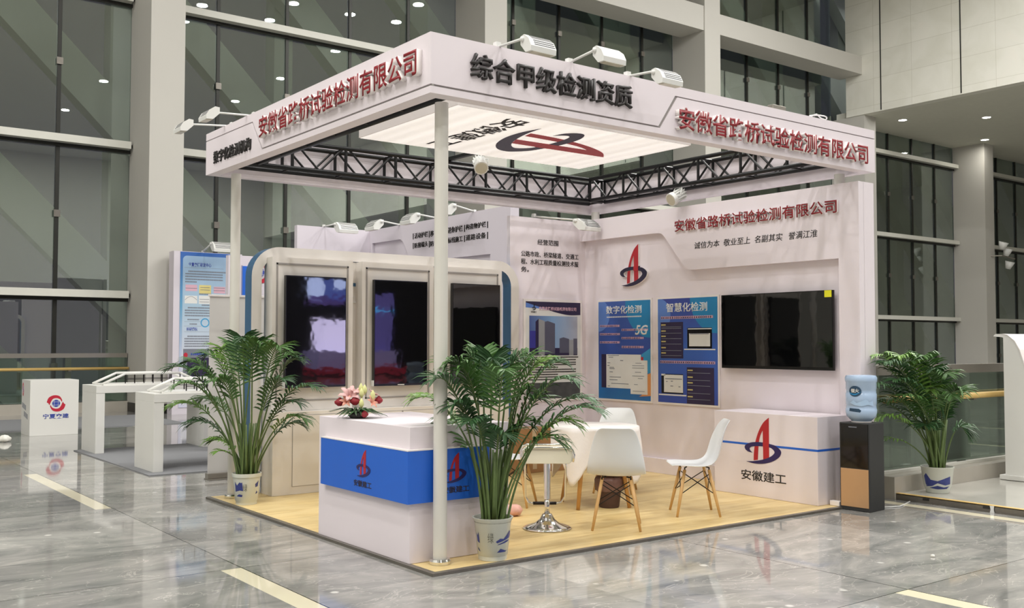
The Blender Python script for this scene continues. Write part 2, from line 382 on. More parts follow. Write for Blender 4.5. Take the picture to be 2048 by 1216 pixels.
def glass_mat(name, tint, k, rough=0., lo=.03):
    m = bpy.data.materials.new(name); m.use_nodes = True; nt = m.node_tree; nt.nodes.clear()
    o = node(nt, 'ShaderNodeOutputMaterial'); t = node(nt, 'ShaderNodeBsdfTransparent'); t.inputs[0].default_value = tint+(1,)
    gl = node(nt, 'ShaderNodeBsdfGlossy'); gl.inputs['Roughness'].default_value = rough; gl.inputs[0].default_value = (.92, 1., .95, 1)
    fr = node(nt, 'ShaderNodeFresnel'); fr.inputs[0].default_value = 1.5
    f = math_(nt, 'MINIMUM', math_(nt, 'ADD', math_(nt, 'MULTIPLY', fr.outputs[0], k), lo), .9)
    tc = node(nt, 'ShaderNodeTexCoord'); nz = node(nt, 'ShaderNodeTexNoise'); nz.inputs['Scale'].default_value = .35; nt.links.new(tc.outputs['Object'], nz.inputs[0])
    bp = node(nt, 'ShaderNodeBump'); bp.inputs['Strength'].default_value = .02; bp.inputs['Distance'].default_value = .02; nt.links.new(nz.outputs['Fac'], bp.inputs['Height']); nt.links.new(bp.outputs[0], gl.inputs['Normal'])
    mx = node(nt, 'ShaderNodeMixShader'); nt.links.new(f, mx.inputs[0]); nt.links.new(t.outputs[0], mx.inputs[1]); nt.links.new(gl.outputs[0], mx.inputs[2]); nt.links.new(mx.outputs[0], o.inputs[0])
    return m
def tv_mat():
    m = mat('tv_screen', (6, 6, 8), .03, spec=.9); nt = m.node_tree; b = nt.nodes['Principled BSDF']
    tc = node(nt, 'ShaderNodeTexCoord'); nz = node(nt, 'ShaderNodeTexNoise'); nz.inputs['Scale'].default_value = 5; nt.links.new(tc.outputs['Object'], nz.inputs[0])
    bp = node(nt, 'ShaderNodeBump'); bp.inputs['Strength'].default_value = .10; bp.inputs['Distance'].default_value = .006; nt.links.new(nz.outputs['Fac'], bp.inputs['Height']); nt.links.new(bp.outputs[0], b.inputs['Normal'])
    return m
def lightbox_mat():
    m = bpy.data.materials.new('lightbox_fabric'); m.use_nodes = True; nt = m.node_tree; b = nt.nodes['Principled BSDF']
    g = node(nt, 'ShaderNodeNewGeometry'); sp = node(nt, 'ShaderNodeSeparateXYZ'); nt.links.new(g.outputs['Position'], sp.inputs[0])
    s = math_(nt, 'SINE', math_(nt, 'MULTIPLY', sp.outputs[0], 2*PI/.19)); s2 = math_(nt, 'SINE', math_(nt, 'MULTIPLY', sp.outputs[0], 2*PI/.43))
    e = math_(nt, 'ADD', math_(nt, 'ADD', math_(nt, 'MULTIPLY', s, .07), math_(nt, 'MULTIPLY', s2, .05)), .88)
    b.inputs['Base Color'].default_value = (.85, .84, .82, 1); b.inputs['Roughness'].default_value = .6
    b.inputs['Emission Color'].default_value = lin((255, 248, 245))+(1,); nt.links.new(math_(nt, 'MULTIPLY', e, .66), b.inputs['Emission Strength'])
    return m
def grad_mat(name, axis, a, b_, c0, c1, c2=None, blob=.0):
    m = bpy.data.materials.new(name); m.use_nodes = True; nt = m.node_tree; b = nt.nodes['Principled BSDF']
    g = node(nt, 'ShaderNodeNewGeometry'); sp = node(nt, 'ShaderNodeSeparateXYZ'); nt.links.new(g.outputs['Position'], sp.inputs[0])
    f = math_(nt, 'DIVIDE', math_(nt, 'SUBTRACT', sp.outputs['XYZ'.index(axis)], a), b_-a)
    nz = node(nt, 'ShaderNodeTexNoise'); nt.links.new(g.outputs['Position'], nz.inputs[0]); nz.inputs['Scale'].default_value = 2.2
    f = math_(nt, 'ADD', f, math_(nt, 'MULTIPLY', math_(nt, 'SUBTRACT', nz.outputs['Fac'], .5), blob))
    st = [(0., c0), (1., c1)] if c2 is None else [(0., c0), (.5, c1), (1., c2)]
    nt.links.new(ramp(nt, f, st), b.inputs['Base Color']); b.inputs['Roughness'].default_value = .4
    return m
M_floor, M_wood, M_marble = floor_mat(), wood_mat(), marble_wall_mat()
M_glass = glass_mat('curtain_wall_glass', (.90, .925, .905), 1.3, lo=.17)
M_railglass = glass_mat('balustrade_glass', (.84, .9, .86), 1.0)
M_tv, M_lightbox = tv_mat(), lightbox_mat()
M_curb = mat('curb_marble', (176, 170, 160), .3, var=.15, scale=3)
# ================================================================== the hall
at((0, 0, 0))
HX0, HX1, HY0, GY = -14.4, 47., -36., 17.6
struct('floor', MB().box(HX0, 5.2, HY0, 17.36, -.4, 0).box(5.2, HX1, HY0, .14, -.4, 0).box(5.2, 6.4, 5, 17.36, -.4, 0), M_floor, 'glossy grey veined marble floor with cream inlay strips', 'floor')
struct('floor_lower', MB().box(5.2, HX1, .14, 22, -5.0, -4.6), M_wallplain, 'floor of the lower storey below the right balustrade', 'floor')
struct('ceiling', MB().box(HX0, 29.4, HY0, 17.6, CEIL, CEIL+.3), M_ceil, 'high ceiling of the exhibition hall', 'ceiling')
struct('wall_left', MB().box(HX0-.3, HX0, HY0, 17.6, -.4, CEIL), M_wallplain, 'plain side wall at the left end of the hall', 'wall')
struct('wall_back', MB().box(HX0, HX1, HY0-.3, HY0, 5.2, CEIL), M_wallplain, 'plain upper wall at the far end behind the viewer', 'wall')
struct('wall_back', MB().box(HX0, HX1, HY0-.3, HY0+.1, -.4, 5.2), M_backwall, 'dark lower wall at the far end behind the viewer', 'wall')
struct('wall_right', MB().box(HX1, HX1+.3, HY0, 17.6, -5, 10.1), M_wallplain, 'plain wall under the soffit at the far right', 'wall')
mw = struct('wall_marble', MB().box(29.4, 29.8, HY0, 16.9, 10.1, CEIL+.3), M_marble, 'upper wall clad in pale marble at top right', 'wall')
struct('cladding_joint', MB().box(29.385, 29.4, 15.40, 15.44, 10.14, CEIL).box(29.385, 29.4, 12.33, 12.37, 10.14, CEIL).box(29.385, 29.4, 9.27, 9.31, 10.14, CEIL).box(29.385, 29.4, 6.2, 6.24, 10.14, CEIL), M_dark, parent=mw)
struct('ceiling_soffit', MB().box(29.8, HX1, HY0, 17.6, 10.1, 10.4), M_soff, 'smooth soffit under the marble wall at right', 'soffit')
struct('slab_edge', MB().box(5.2, HX1, .14, .2, -.5, 0.0), M_wallplain, 'floor slab edge at the stair void', 'slab edge')
COLX = [-14.4, -5.65, 3.14, 11.97, 20.68, 29.44, 38.22]
names = ['at the far left beyond the frame', 'left of the frame', 'behind the blue research poster at left', 'rising behind the front corner of the canopy', 'with a beam on each side above the stand', 'under the marble wall, right of the stand', 'carrying a lamp, behind the right palm']
for i, x in enumerate(COLX):
    zt = CEIL if x < 29 else 10.1
    zb = 0. if x < 5 else -4.6
    struct('column', MB().box(x, x+.74, 16.16, 17.58, zb, zt), M_col, 'pale square column '+names[i], 'column')
    if i == 2: struct('column_skirting', MB().box(x-.02, x+.76, 16.14, 17.36, 0, .2), M_dark, parent=C.objects[-1] if False else bpy.data.objects['column.002'])
for i in range(1, 5):
    x0, x1 = COLX[i]+.74, COLX[i+1]
    struct('beam', MB().box(x0, x1, 16.2, 17.2, 11.62, 12.42 if i == 3 else 12.3), M_col, 'white horizontal beam '+['', 'left of the first column', 'high above the left fascia', 'above the spotlights on the canopy', 'meeting the marble wall at top right'][i], 'beam')
# glazing bays
k = 0
for i in range(len(COLX)):
    x0 = COLX[i]+.74 if i else HX0+.74; x1 = COLX[i+1] if i+1 < len(COLX) else HX1
    zt = CEIL if x0 < 29 else 10.1; zb = 0. if x0 < 3 else -4.6
    k += 1
    g = struct('window_%d' % k, MB().box(x0, x1, GY, GY+.012, zb, zt), M_glass, 'tall glass curtain wall bay '+['at far left', 'left of the blue poster column', 'behind the left half of the stand', 'above the middle of the canopy', 'under the beam next to the marble wall', 'right of the stand behind the palm', 'at the far right behind the lectern'][i], 'window')
    for j in range(1, 6):
        x = COLX[i]+.29+1.754*j-.03
        if x > x1-.2 or x < x0: continue
        struct('mullion', MB().box(x-.04, x+.04, GY-.05, GY-.004, zb, zt), M_mulldark, parent=g)
        cl = MB()
        for z in (1.0, 4.3, 7.62, 10.9): cl.box(x-.065, x+.065, GY-.09, GY-.05, z-.075, z+.075)
        struct('glass_clamp', cl, M_trim, parent=g)
    for z in (2.60, 5.93, 9.26):
        struct('transom', MB().box(x0+.25, x1-.05, GY-.32, GY-.11, z-.10, z+.06), M_mull, parent=g)
        struct('transom_seal', MB().box(x0, x1, GY-.09, GY-.004, z-.17, z-.10).tube([(x1-.05, GY-.2, z-.03), (x1, GY-.2, z-.03)], .04).tube([(x0, GY-.2, z-.03), (x0+.25, GY-.2, z-.03)], .04), M_mulldark, parent=g)
# pale diagonal braces outside the glass
for n_, i in enumerate(range(-5, 13)):
    xs = -14.4+4.385*i
    pl = [(xs, 20.), (xs+1.25, 20.), (xs+1.25+25, -5), (xs+25, -5)]
    mb = MB()
    R0 = (X, Z, -Y)
    mb.prism(pl, R0, (0, 0, 0), -20.5, -20.0)
    struct('facade_brace', mb, M_ext, 'pale diagonal brace outside the glass, number %d along the facade' % (n_+1), 'facade brace')
for n_, x in enumerate([-10., -5.2, -.9, 3.5, 7.9, 12.3, 16.7, 21.1, 25.5, 29.9, 34.3, 38.7]):
    struct('facade_post', MB().box(x, x+.55, 20.6, 21.2, -5, 20), M_ext, 'pale vertical post outside the glass, number %d along the facade' % (n_+1), 'facade post')
struct('ground_outside', MB().box(-40, 70, 17.7, 60, -5.2, -5.), M_dark, 'dark ground outside at night', 'ground')
for x in (0, 9, 18, 27, 36):
    area('brace_fill_light', (x, 18.0, 17.5), 2.5, 260, (.96, 1, .97), rot=(math.radians(-35), 0, 0))  # unseen fill lights, added outside to brighten the braces
for x in (12, 22):
    area('brace_fill_light', (x, 18.0, .3), 1., 60, (.96, 1, .97), rot=(math.radians(180-60), 0, 0))  # low fill lights, also added only to brighten the braces
# balustrades and curbs
def balustrade(name, label, x0, x1, y, gl_label=None):
    t = thing(name, label, 'balustrade', (x0, y, 0))
    MB().box(x0, x1, y-.03, y+.03, 1.19, 1.285).build('top_rail', M_steel, t)
    MB().tube([(x0, y-.13, .95), (x1, y-.13, .95)], .033, 12).build('handrail', M_handwood, t, smooth=True)
    MB().box(x0, x1, y-.006, y+.006, .24, 1.19).build('glass_panel', M_railglass, t)
    x = x0+ (1.72 if y < 5 else .9)
    while x < x1:
        MB().box(x-.06, x+.06, y+.02, y+.06, .22, 1.19).build('post', M_steel, t)
        MB().box(x-.03, x+.03, y-.13, y+.03, .90, .93).build('bracket', M_steel, t)
        x += 2.2
    return t
at((0, 0, 0))
struct('curb_left', MB().box(HX0, 5.2, 17.36, 17.56, -.4, .225), M_curb, 'low marble curb under the glass at the back left', 'curb')
struct('curb_right', MB().box(5.3, HX1, .03, .42, 0, .215), M_curb, 'low marble curb under the right balustrade', 'curb')
struct('curb_gutter', MB().box(5.3, HX1, .2, .24, .215, .24), M_mull, parent=bpy.data.objects['curb_right'])
balustrade('balustrade', 'steel and glass balustrade with wooden handrail along the back left glazing', HX0, 3.12, 17.45)
balustrade('balustrade', 'steel and glass balustrade with wooden handrail behind the right palm', 5.32, HX1, .27)
# downlights
for i, (x, y) in enumerate(HALL):
    at((x, y, CEIL))
    t = thing('ceiling_downlight', 'round white downlight in the high hall ceiling', 'downlight', (x, y, CEIL), 'hall ceiling downlights')
    MB().lathe((x, y, CEIL-.03), [(.20, .0), (.25, 0), (.25, .03)], 24, cap=False).build('rim', M_white, t)
    MB().lathe((x, y, CEIL-.02), [(.0, 0), (.20, 0)], 24, cap=False).build('lens', M_down, t)
for (x, y, lb) in ((31.4, 15.78, 'leftmost soffit downlight near the marble wall'), (33.5, 13.6, 'upper right soffit downlight'), (37.5, 15.75, 'lower right soffit downlight above the lamp column'), (36.5, 10, 'soffit downlight beyond the right edge of the photo')):
    t = thing('soffit_downlight', 'small round '+lb, 'downlight', (x, y, 10.1))
    MB().lathe((x, y, 10.08), [(.15, 0), (.2, 0), (.2, .02)], 24, cap=False).build('rim', M_white, t)
    MB().lathe((x, y, 10.085), [(0, 0), (.15, 0)], 24, cap=False).build('lens', M_down, t)
    area('soffit_lamp', (x, y, 10.0), .3, 32, (1, .97, .88))
# lamp on the far right column
p = px(1985, 512, 'y', 16.1)
t = thing('wall_lamp', 'cluster of small metal floodlights fixed to the far right column', 'lamp', p)
MB().tube([p+Vector((0, .06, 0)), p+Vector((.1, -.35, .0)), p+Vector((1.0, -.45, -.1))], .03).build('bracket', M_steel, t)
for dx, dz in ((.0, .35), (.35, .1), (.5, -.45)):
    MB().tube([p+Vector((dx, -.4, dz-.1)), p+Vector((dx, -.5, dz+.2))], [.1, .2], 14).build('lamp_head', M_lampw, t, smooth=True)
# ================================================================== carpets
at((0, 0, 0))
tag(MB().box(.08, 4.7, 6.03, 9.38, 0, .012).build('carpet', M_carpet), 'grey carpet under the white display tables', 'carpet')
tag(MB().box(-6, 3.0, 13.2, 16.0, 0, .012).build('carpet', M_carpet), 'grey carpet strip at the back left before the curb', 'carpet')
# ================================================================== the stand: platform
t = thing('platform', 'low wood laminate platform with aluminium edge under the stand', 'platform', (0, 0, 0))
MB().box(.045, 5.0, .045, 4.05, 0, .0185).build('wood_floor', M_wood, t)
MB().box(0, .045, 0, 4.05, 0, .02).box(.045, 5.0, 0, .045, 0, .02).build('edge_trim', M_trim, t)
# ------------------------------------------------------------------ canopy
OX, OY, FX1, FY1, ZB, ZT = -.024, .0155, 5.02, 4.10, 3.146, 3.551
t = thing('canopy_fascia', 'white square fascia ring with raised company lettering on top of the stand', 'canopy', (OX, OY, ZB))
front = MB().box(OX+.03, FX1, OY+.03, OY+.11, ZB, ZT).build('fascia_panel', M_panel, t)
left = MB().box(OX+.03, OX+.11, OY+.11, FY1, ZB, ZT).build('fascia_panel', M_panel, t)
back = MB().box(OX+.11, FX1, FY1-.1, FY1, ZB, ZT).build('fascia_panel', M_panel, t)
right = MB().box(FX1-.1, FX1, OY+.11, FY1-.1, ZB, ZT).build('fascia_panel', M_panel, t)
def layer(fr, o, pts, m, name, par, d0, d1):
    return MB().prism(pts, fr, o, d0, d1).build(name, m, par)
L = FX1-OX
# raised upper plate and lower plate on the two outer faces
o = Vector((OX, OY+.03, ZB))
layer(FRONT, o, [(.03, .06), (2.11, .06), (2.30, .328), (L, .328), (L, ZT-ZB), (.03, ZT-ZB)], M_panel, 'raised_plate', front, 0, .03)
layer(FRONT, o, [(.03, 0), (2.14, 0), (L, 0), (L, .318), (2.325, .318), (2.13, .046), (.03, .046)], M_panel, 'lower_plate', front, 0, .03)
layer(FRONT, o, [(.03, .046), (2.13, .046), (2.325, .318), (L, .318), (L, .328), (2.30, .328), (2.11, .06), (.03, .06)], M_groove, 'groove', front, 0, .02)
LY = FY1-OY
o = Vector((OX+.03, FY1, ZB))      # SIDE frame runs towards -Y
q = lambda pts: [(LY-a, b) for a, b in pts]
layer(SIDE, o, q([(0, .06), (2.72, .06), (2.94, .330), (LY, .338), (LY, ZT-ZB), (0, ZT-ZB)]), M_panel, 'raised_plate', left, 0, .03)
layer(SIDE, o, q([(-.0, 0), (LY, 0), (LY, .328), (2.955, .320), (2.74, .046), (0, .046)]), M_panel, 'lower_plate', left, 0, .03)
layer(SIDE, o, q([(0, .046), (2.74, .046), (2.955, .320), (LY, .328), (LY, .338), (2.94, .330), (2.72, .06), (0, .06)]), M_groove, 'groove', left, 0, .02)
CO = '安徽省路桥试验检测有限公司'
text(CO, 'company_lettering', SIDE, (OX, 2.712, 3.277), 2.594, .19, 0, .045, [M_red, M_letterwhite], left, bold=.02)
text('数字化检测机构', 'lettering', SIDE, (OX, 3.877, 3.226), .904, .118, 0, .012, [M_black, M_black], left, bold=.012)
text('综合甲级检测资质', 'lettering', FRONT, (.29, OY, 3.292), 1.50, .176, 0, .022, [M_black, M_black], front, bold=.014)
text(CO, 'company_lettering', FRONT, (2.27, OY, 3.195), 2.572, .188, 0, .045, [M_red, M_letterwhite], front, bold=.02)
# ------------------------------------------------------------------ trusses
def truss(p0, p1, side, label):
    """box truss: p0..p1 = lower front chord, side = horizontal offset to the second plane"""
    p0, p1, side = Vector(p0), Vector(p1), Vector(side); h = Vector((0, 0, .262)); d = (p1-p0); n = max(2, round(d.length/.56)); u = d/n
    t = thing('lighting_truss', label, 'truss', p0)
    for o in (Vector(), side, h, side+h): MB().tube([p0+o, p1+o], .023, 8).build('chord', M_truss, t, smooth=True)
    mb = MB()
    for s in (Vector(), side):
        for k_ in range(n+1):
            a = p0+u*k_+s; mb.tube([a, a+h], .017, 6)
            if k_ < n: mb.tube([a+h*.98+u*.06, a+u*.5], .012, 6).tube([a+u*.5, a+u*.94+h*.98], .012, 6)
    for k_ in range(n+1):
        for hh in (Vector(), h): mb.tube([p0+u*k_+hh, p0+u*k_+hh+side], .011, 6)
    mb.build('lattice', M_truss, t)
    return t
GT = 'black trusses inside the canopy'
truss((.12, 3.72, 3.24), (4.86, 3.72, 3.265), (0, .24, 0), 'black box truss running along the back fascia under the light box')
truss((4.64, 3.69, 3.262), (4.64, .16, 3.262), (.24, 0, 0), 'black box truss running along the right fascia toward the front')
truss((.12, .40, 3.25), (.12, 3.69, 3.25), (.23, 0, 0), 'black box truss hidden behind the left fascia edge')
truss((.38, .14, 3.25), (4.6, .14, 3.25), (0, .23, 0), 'black box truss behind the front fascia')
# cross bar over the light box
at((0, 0, 0))
tag(MB().box(2.55, 2.60, .35, 3.74, 3.525, 3.56).build('cross_bar', M_truss), 'black bar crossing above the light box to the back truss', 'bar')
# ------------------------------------------------------------------ light box
BX0, BX1, BY0, BY1, BZ = .99, 3.74, 1.20, 2.86, 3.437
t = thing('ceiling_light_box', 'large glowing light box with company emblem hung under the canopy', 'light box', ((BX0+BX1)/2, (BY0+BY1)/2, BZ))
MB().box(BX0, BX1, BY0, BY1, BZ+.004, BZ+.085).build('housing', M_lightbox_side, t)
MB().box(BX0+.01, BX1-.01, BY0+.01, BY1-.01, BZ, BZ+.004).build('diffuser', M_lightbox, t)
logo('emblem', DOWN, (2.04, 1.43, BZ), 1.09, 1.43, 0, .001, t, M_logored, M_navydark)
text('安徽建工', 'lettering', DOWN, (1.60, 1.33, BZ), 1.36, .285, 0, .001, [M_ink], t, bold=.02)
# ------------------------------------------------------------------ poles
def pole(x, y, z0, z1, label, r=.047, base=True):
    t = thing('support_pole', label, 'pole', (x, y, z0))
    MB().tube([(x, y, z0), (x, y, z1)], r, 24).build('shaft', M_pole, t, smooth=True, auto=.8)
    if base: MB().lathe((x, y, z0), [(r+.024, 0), (r+.026, .02), (r+.018, .034), (r, .036)], 32).build('base_collar', M_chrome, t, smooth=True, auto=.6)
    return t
pole(.205, .232, .02, 3.15, 'white round pole at the front corner beside the blue counter')
pole(.19, 3.86, .02, 3.15, 'white round pole at the back left corner behind the left palm')
pole(4.88, 3.86, 3.04, 3.15, 'short white post under the inner back corner of the trusses', .05, False)
pole(4.86, .30, 3.04, 3.15, 'short white post on top of the right wall near its front end', .05, False)
# ------------------------------------------------------------------ arm spotlights
def arm_lamp(base, end, axis, label, group, ln=.26, s=1., slots=True):
    """arm from base to end; louvred head extruded along axis, facing back to the sign"""
    base, end, axis = Vector(base), Vector(end), Vector(axis).normalized()
    t = thing('arm_spotlight', label, 'spotlight', base, group)
    out = Vector((end.x-base.x, end.y-base.y, 0)).normalized()
    MB().tube([base-out*.03, end], .011*s, 8).build('arm', M_lampw, t, smooth=True)
    MB().box(base.x-.02, base.x+.02, base.y-.02, base.y+.02, base.z-.012, base.z+.03).build('clamp', M_lampw, t)
    fr = (out, Z, axis)
    o = end-axis*.02
    prof = [(-.03*s, .015*s), (.02*s, .02*s), (.085*s, -.025*s), (.12*s, -.085*s), (.115*s, -.125*s), (.04*s, -.12*s), (-.03*s, -.05*s)]
    MB().prism(prof, fr, o, 0, ln).build('lamp_head', M_lampw, t)
    if slots:
        mb = MB()
        for a, b in ((1, 2), (2, 3)):
            A, B = Vector(prof[a]), Vector(prof[b])
            for f in ((.1, .24), (.4, .54), (.7, .84)):
                c0, c1 = A.lerp(B, f[0]), A.lerp(B, f[1]); nn = Vector((-(B-A).y, (B-A).x)).normalized()*-.0
                d = Vector(((B-A).y, -(B-A).x)).normalized()*-.0012
                mb.prism([tuple(c0), tuple(c1), tuple(c1+d), tuple(c0+d)], fr, o, .035, ln-.006)
        mb.build('louvre_slots', M_lampslot, t)
    MB().lathe(o+out*0-Vector((0, 0, .012)), [(0.001, -.02*s), (.018*s, -.015*s), (.024*s, 0), (.018*s, .015*s), (.001, .02*s)], 12).build('knuckle', M_lampw, t, smooth=True)
    a, b = prof[5], prof[4]
    MB().prism([(a[0], a[1]-.001), (b[0], b[1]-.001), (b[0], b[1]-.004), (a[0], a[1]-.004)], fr, o, .02, ln-.02).build('lens', M_glassdull, t)
    return t
G = 'arm spotlights over the front fascia'
for i, (bx, e) in enumerate((((.55), (1050, 76)), ((1.205), (1194, 98)), ((1.795), (1311, 142)))):
    arm_lamp((bx, .06, ZT+.012), px(e[0], e[1], 'x', bx-.04), X, ['leftmost louvred white spotlight over the front fascia, nearest the corner', 'middle white spotlight over the front fascia', 'rightmost louvred white spotlight over the front fascia lettering'][i], G, ln=.215, s=.88, slots=i != 1)
for i, (by, e) in enumerate(((3.09, (420, 224)), (3.62, (369, 248)))):
    arm_lamp((.05, by, ZT+.012), px(e[0], e[1], 'y', by-.0), -Y, ['white arm spotlight over the left fascia, nearer one', 'white arm spotlight over the left fascia, farther one against the column'][i], 'arm spotlights over the left fascia', ln=.19, s=.8)
arm_lamp((4.05, 4.06, 3.06), px(1153, 440, 'y', 3.66), X, 'white louvred spotlight in front of the inner back corner wall', 'arm spotlights on the walls')
# things lying on the canopy edge
p = px(1552, 212, 'y', .07)
tag((at((p.x, .07, ZT)), MB().box(p.x-.08, p.x+.10, .04, .10, ZT, ZT+.045).build('control_box', M_steel, bevel=.004))[1], 'small grey control box on top of the front fascia', 'box')
p = px(1640, 236, 'y', .07); at((p.x, .07, ZT))
tag(MB().tube([(p.x+.11*math.cos(a)-.02, .075+.03*math.sin(a*2), ZT+.02+.028*abs(math.sin(a))) for a in [i*.35 for i in range(20)]], .006, 6).build('cable', M_pale, smooth=True), 'pale cable loop lying on the right part of the front fascia', 'cable')
# floodlights under the canopy
def flood(c, aim, top, label):
    c, aim = Vector(c), Vector(aim).normalized(); t = thing('floodlight', label, 'floodlight', c, 'canopy floodlights')
    MB().tube([c-aim*.02, c+aim*.03], .074, 24).build('front_ring', M_lampw, t, smooth=True, auto=.7)
    MB().tube([c+aim*.03, c+aim*.032], .062, 24).build('lens', M_glassdull, t)
    MB().tube([c-aim*.17, c-aim*.02], [.045, .052], 20).build('body', M_lampw, t, smooth=True, auto=.7)
    a = aim.orthogonal().normalized(); b = aim.cross(a); mb = MB()
    for k_ in range(12):
        d = a*math.cos(k_*PI/6)+b*math.sin(k_*PI/6); tt = aim.cross(d)*.003
        mb.obox(c-aim*.17+d*.04-tt, aim*.14, d*.028, tt*2)
    mb.build('cooling_fins', M_lampw, t)
    s = Vector((aim.y, -aim.x, 0)).normalized()*.075
    MB().tube([c-aim*.05+s, top+s*.8, top-s*.8, c-aim*.05-s], .007, 8).build('yoke', M_lampw, t, smooth=True)
    return t
c = px(962, 334, 'y', 2.92)
flood(c, (-.35, -.75, -.62), c+Vector((.06, .06, .10)), 'white floodlight hanging under the back edge of the light box')
c = px(1345, 398, 'x', 4.55)
flood(c, (-.85, .1, -.45), c+Vector((.1, .0, .14)), 'white floodlight hanging from the right truss over the wall lettering')
# ------------------------------------------------------------------ back wall and right wall
WX = 4.75; WT = 3.04
t = thing('back_partition', 'white back wall panel with business scope text beside the blue striped arch', 'wall panel', (3.7, 4.0, .02))
MB().box(3.64, 4.83, 4.0, 4.06, .02, 3.03).build('panel', M_panel, t)
text('经营范围', 'heading', FRONT, (4.059, 4.0, 2.705), .328, .068, 0, .004, [M_ink], t, bold=.005)
for i, (s, wd) in enumerate((('公路市政、桥梁隧道、交通工', .91), ('程、水利工程质量检测技术服', .91), ('务。', .12))):
    text(s, 'text_line', FRONT, (3.805, 4.0, 2.553-.093*i), wd, .068 if i < 2 else .064, 0, .004, [M_ink], t, bold=.005)
t = thing('side_partition', 'white right wall of the stand with red company name and recessed bay', 'wall panel', (WX, 0, .02))
MB().box(WX+.08, 5.0, .02, 4.0, .02, 2.9).build('recessed_panel', M_panel, t)
rz = [(2.34, 2.60), (2.60, 2.755), (2.66, 2.765), (4.0, 2.78)]
fr_poly = [(4.0, WT), (.02, WT), (.02, .02), (.245, .02), (.245, 2.322)]
curve = smooth_line([[(.245, 2.322), (2.10, 2.322)], [(2.10, 2.322), (2.19, 2.332), (2.26, 2.39)], [(2.26, 2.39), (2.54, 2.72)], [(2.54, 2.72), (2.60, 2.766), (2.70, 2.778)], [(2.70, 2.778), (4.0, 2.785)]])
poly = [(4.0, 2.785), (4.0, WT), (.02, WT), (.02, .02), (.245, .02)]+curve
fo = Vector((WX+.08, 0, 0))
fpan = MB().prism([(-a, b) for a, b in poly], SIDE, fo, -.002, .08).build('frame_panel', M_panel, t)
MB().box(WX+.08, 5.0, .02, 4.0, 2.9, WT).box(5.0-.002, 5.0, .02, 4.0, .02, WT).build('wall_core', M_panel, t)
MB().box(WX+.045, WX+.08, .245, 4.0, .02, .185).build('skirting', M_panel, t)
text(CO, 'company_lettering', SIDE, (WX, 2.356, 2.757), 2.119, .137, 0, .03, [M_red, M_letterwhite], fpan, bold=.014)
for s, a, b in (('诚信为本', 1389, 1439), ('敬业至上', 1447.5, 1500), ('名副其实', 1509.5, 1565), ('誉满江淮', 1577.5, 1635)):
    pa, pb = px(a, 480, 'x', WX), px(b, 470, 'x', WX)
    text(s, 'slogan', SIDE, (WX, pa.y, 2.548), pa.y-pb.y, .076, 0, .003, [M_ink], fpan, bold=0, shear=.12)
at((WX+.08, 3.1, 2.43))
t = logo('wall_emblem', SIDE, (WX+.08, 3.325, 2.185), .455, .50, 0, .03, None, M_logored, M_navydark, M_letterwhite)
tag(t, 'raised red and navy company emblem above the two blue posters', 'emblem')
# ------------------------------------------------------------------ posters
def sheet(name, label, fr, o, w, h, bg, edge=.022, th=.018):
    t = thing(name, label, 'poster', o)
    MB().rect(fr, o, -edge, -edge, w+edge, h+edge, 0, th).build('board', M_letterwhite, t)
    MB().rect(fr, o, 0, 0, w, h, th, th+.0015).build('print', bg, t)
    return t
def circle(cx, cy, r, w, h, n=40):
    return [(min(w, max(0, cx+r*math.cos(2*PI*i/n))), min(h, max(0, cy+r*math.sin(2*PI*i/n)))) for i in range(n)]
def bars(mb, fr, o, u, v, w, h, d, mi=0, seed=0, gap=.18):
    """a row of short strokes: lettering too small to read"""
    rnd = random.Random(seed); x = 0
    while x < w:
        l = min(h*rnd.uniform(.6, 1.0), w-x)
        mb.rect(fr, o, u+x, v, u+x+l, v+h, d, d+.0008, mi); x += l+h*gap
W, H = .897, 1.182
BG1 = grad_mat('poster_blue_digital', 'Z', .83, 2.02, (40, 112, 180), (52, 78, 156), (62, 92, 168), .5)
BG2 = grad_mat('poster_blue_smart', 'Z', .83, 2.02, (52, 76, 164), (58, 98, 180), (56, 70, 150), .5)
M_pgl = mat('poster_light_blue', (92, 128, 200), .45, var=.06); M_pteal = mat('poster_teal', (34, 128, 182), .45, var=.06); M_pviolet = mat('poster_violet', (58, 56, 150), .45, var=.05)
ow = WX+.08
o = Vector((ow, 3.731, .834)); t = sheet('poster', 'blue poster about digital testing, left of the pair on the right wall', SIDE, o, W, H, BG1); D = .0195
U = lambda a: (a-44)/566*W; V = lambda b: (1140-b)/1062*H
MB().prism(circle(0, H*.86, .2, W, H), SIDE, o, D, D+.0006, 0).build('print_circle', M_pgl, t)
MB().prism(circle(W, H*.98, .42, W, H), SIDE, o, D, D+.0006, 0).build('print_circle', M_pteal, t)
text('数字化检测', 'heading', SIDE, o+Vector((0, -U(130), V(215))), U(520)-U(130), .098, D+.001, D+.002, [M_pale], t, bold=.014)
mb = MB(); bars(mb, SIDE, o, U(140), V(255), .6, .015, D+.001, 0, 3, gap=.35)
mb.build('small_text', M_pale, t)
mb = MB()
for i, (a, b) in enumerate(((62, 345), (62, 435), (62, 524), (306, 390), (306, 478), (306, 574))):
    wd = (U(285)-U(62)) if i < 3 else (U(590)-U(306) if i == 3 else U(540)-U(306))
    bars(mb, SIDE, o, U(a), V(b+12), wd, .026, D+.001, 0, i, gap=.3)
mb.build('small_text', M_printpink, t)
mb = MB()
for i, (a, b) in enumerate(((62, 345), (62, 435), (62, 524), (306, 390), (306, 478), (306, 574))):
    bars(mb, SIDE, o, U(a)+.008, V(b+8), .3, .014, D+.002, 0, i+20, gap=.9)
mb.build('small_text', M_printdark, t)
text('5G', 'numeral', SIDE, o+Vector((0, -U(450), V(445))), U(585)-U(450), .115, D+.0012, D+.0022, [M_pale], t, bold=.02, shear=.25)
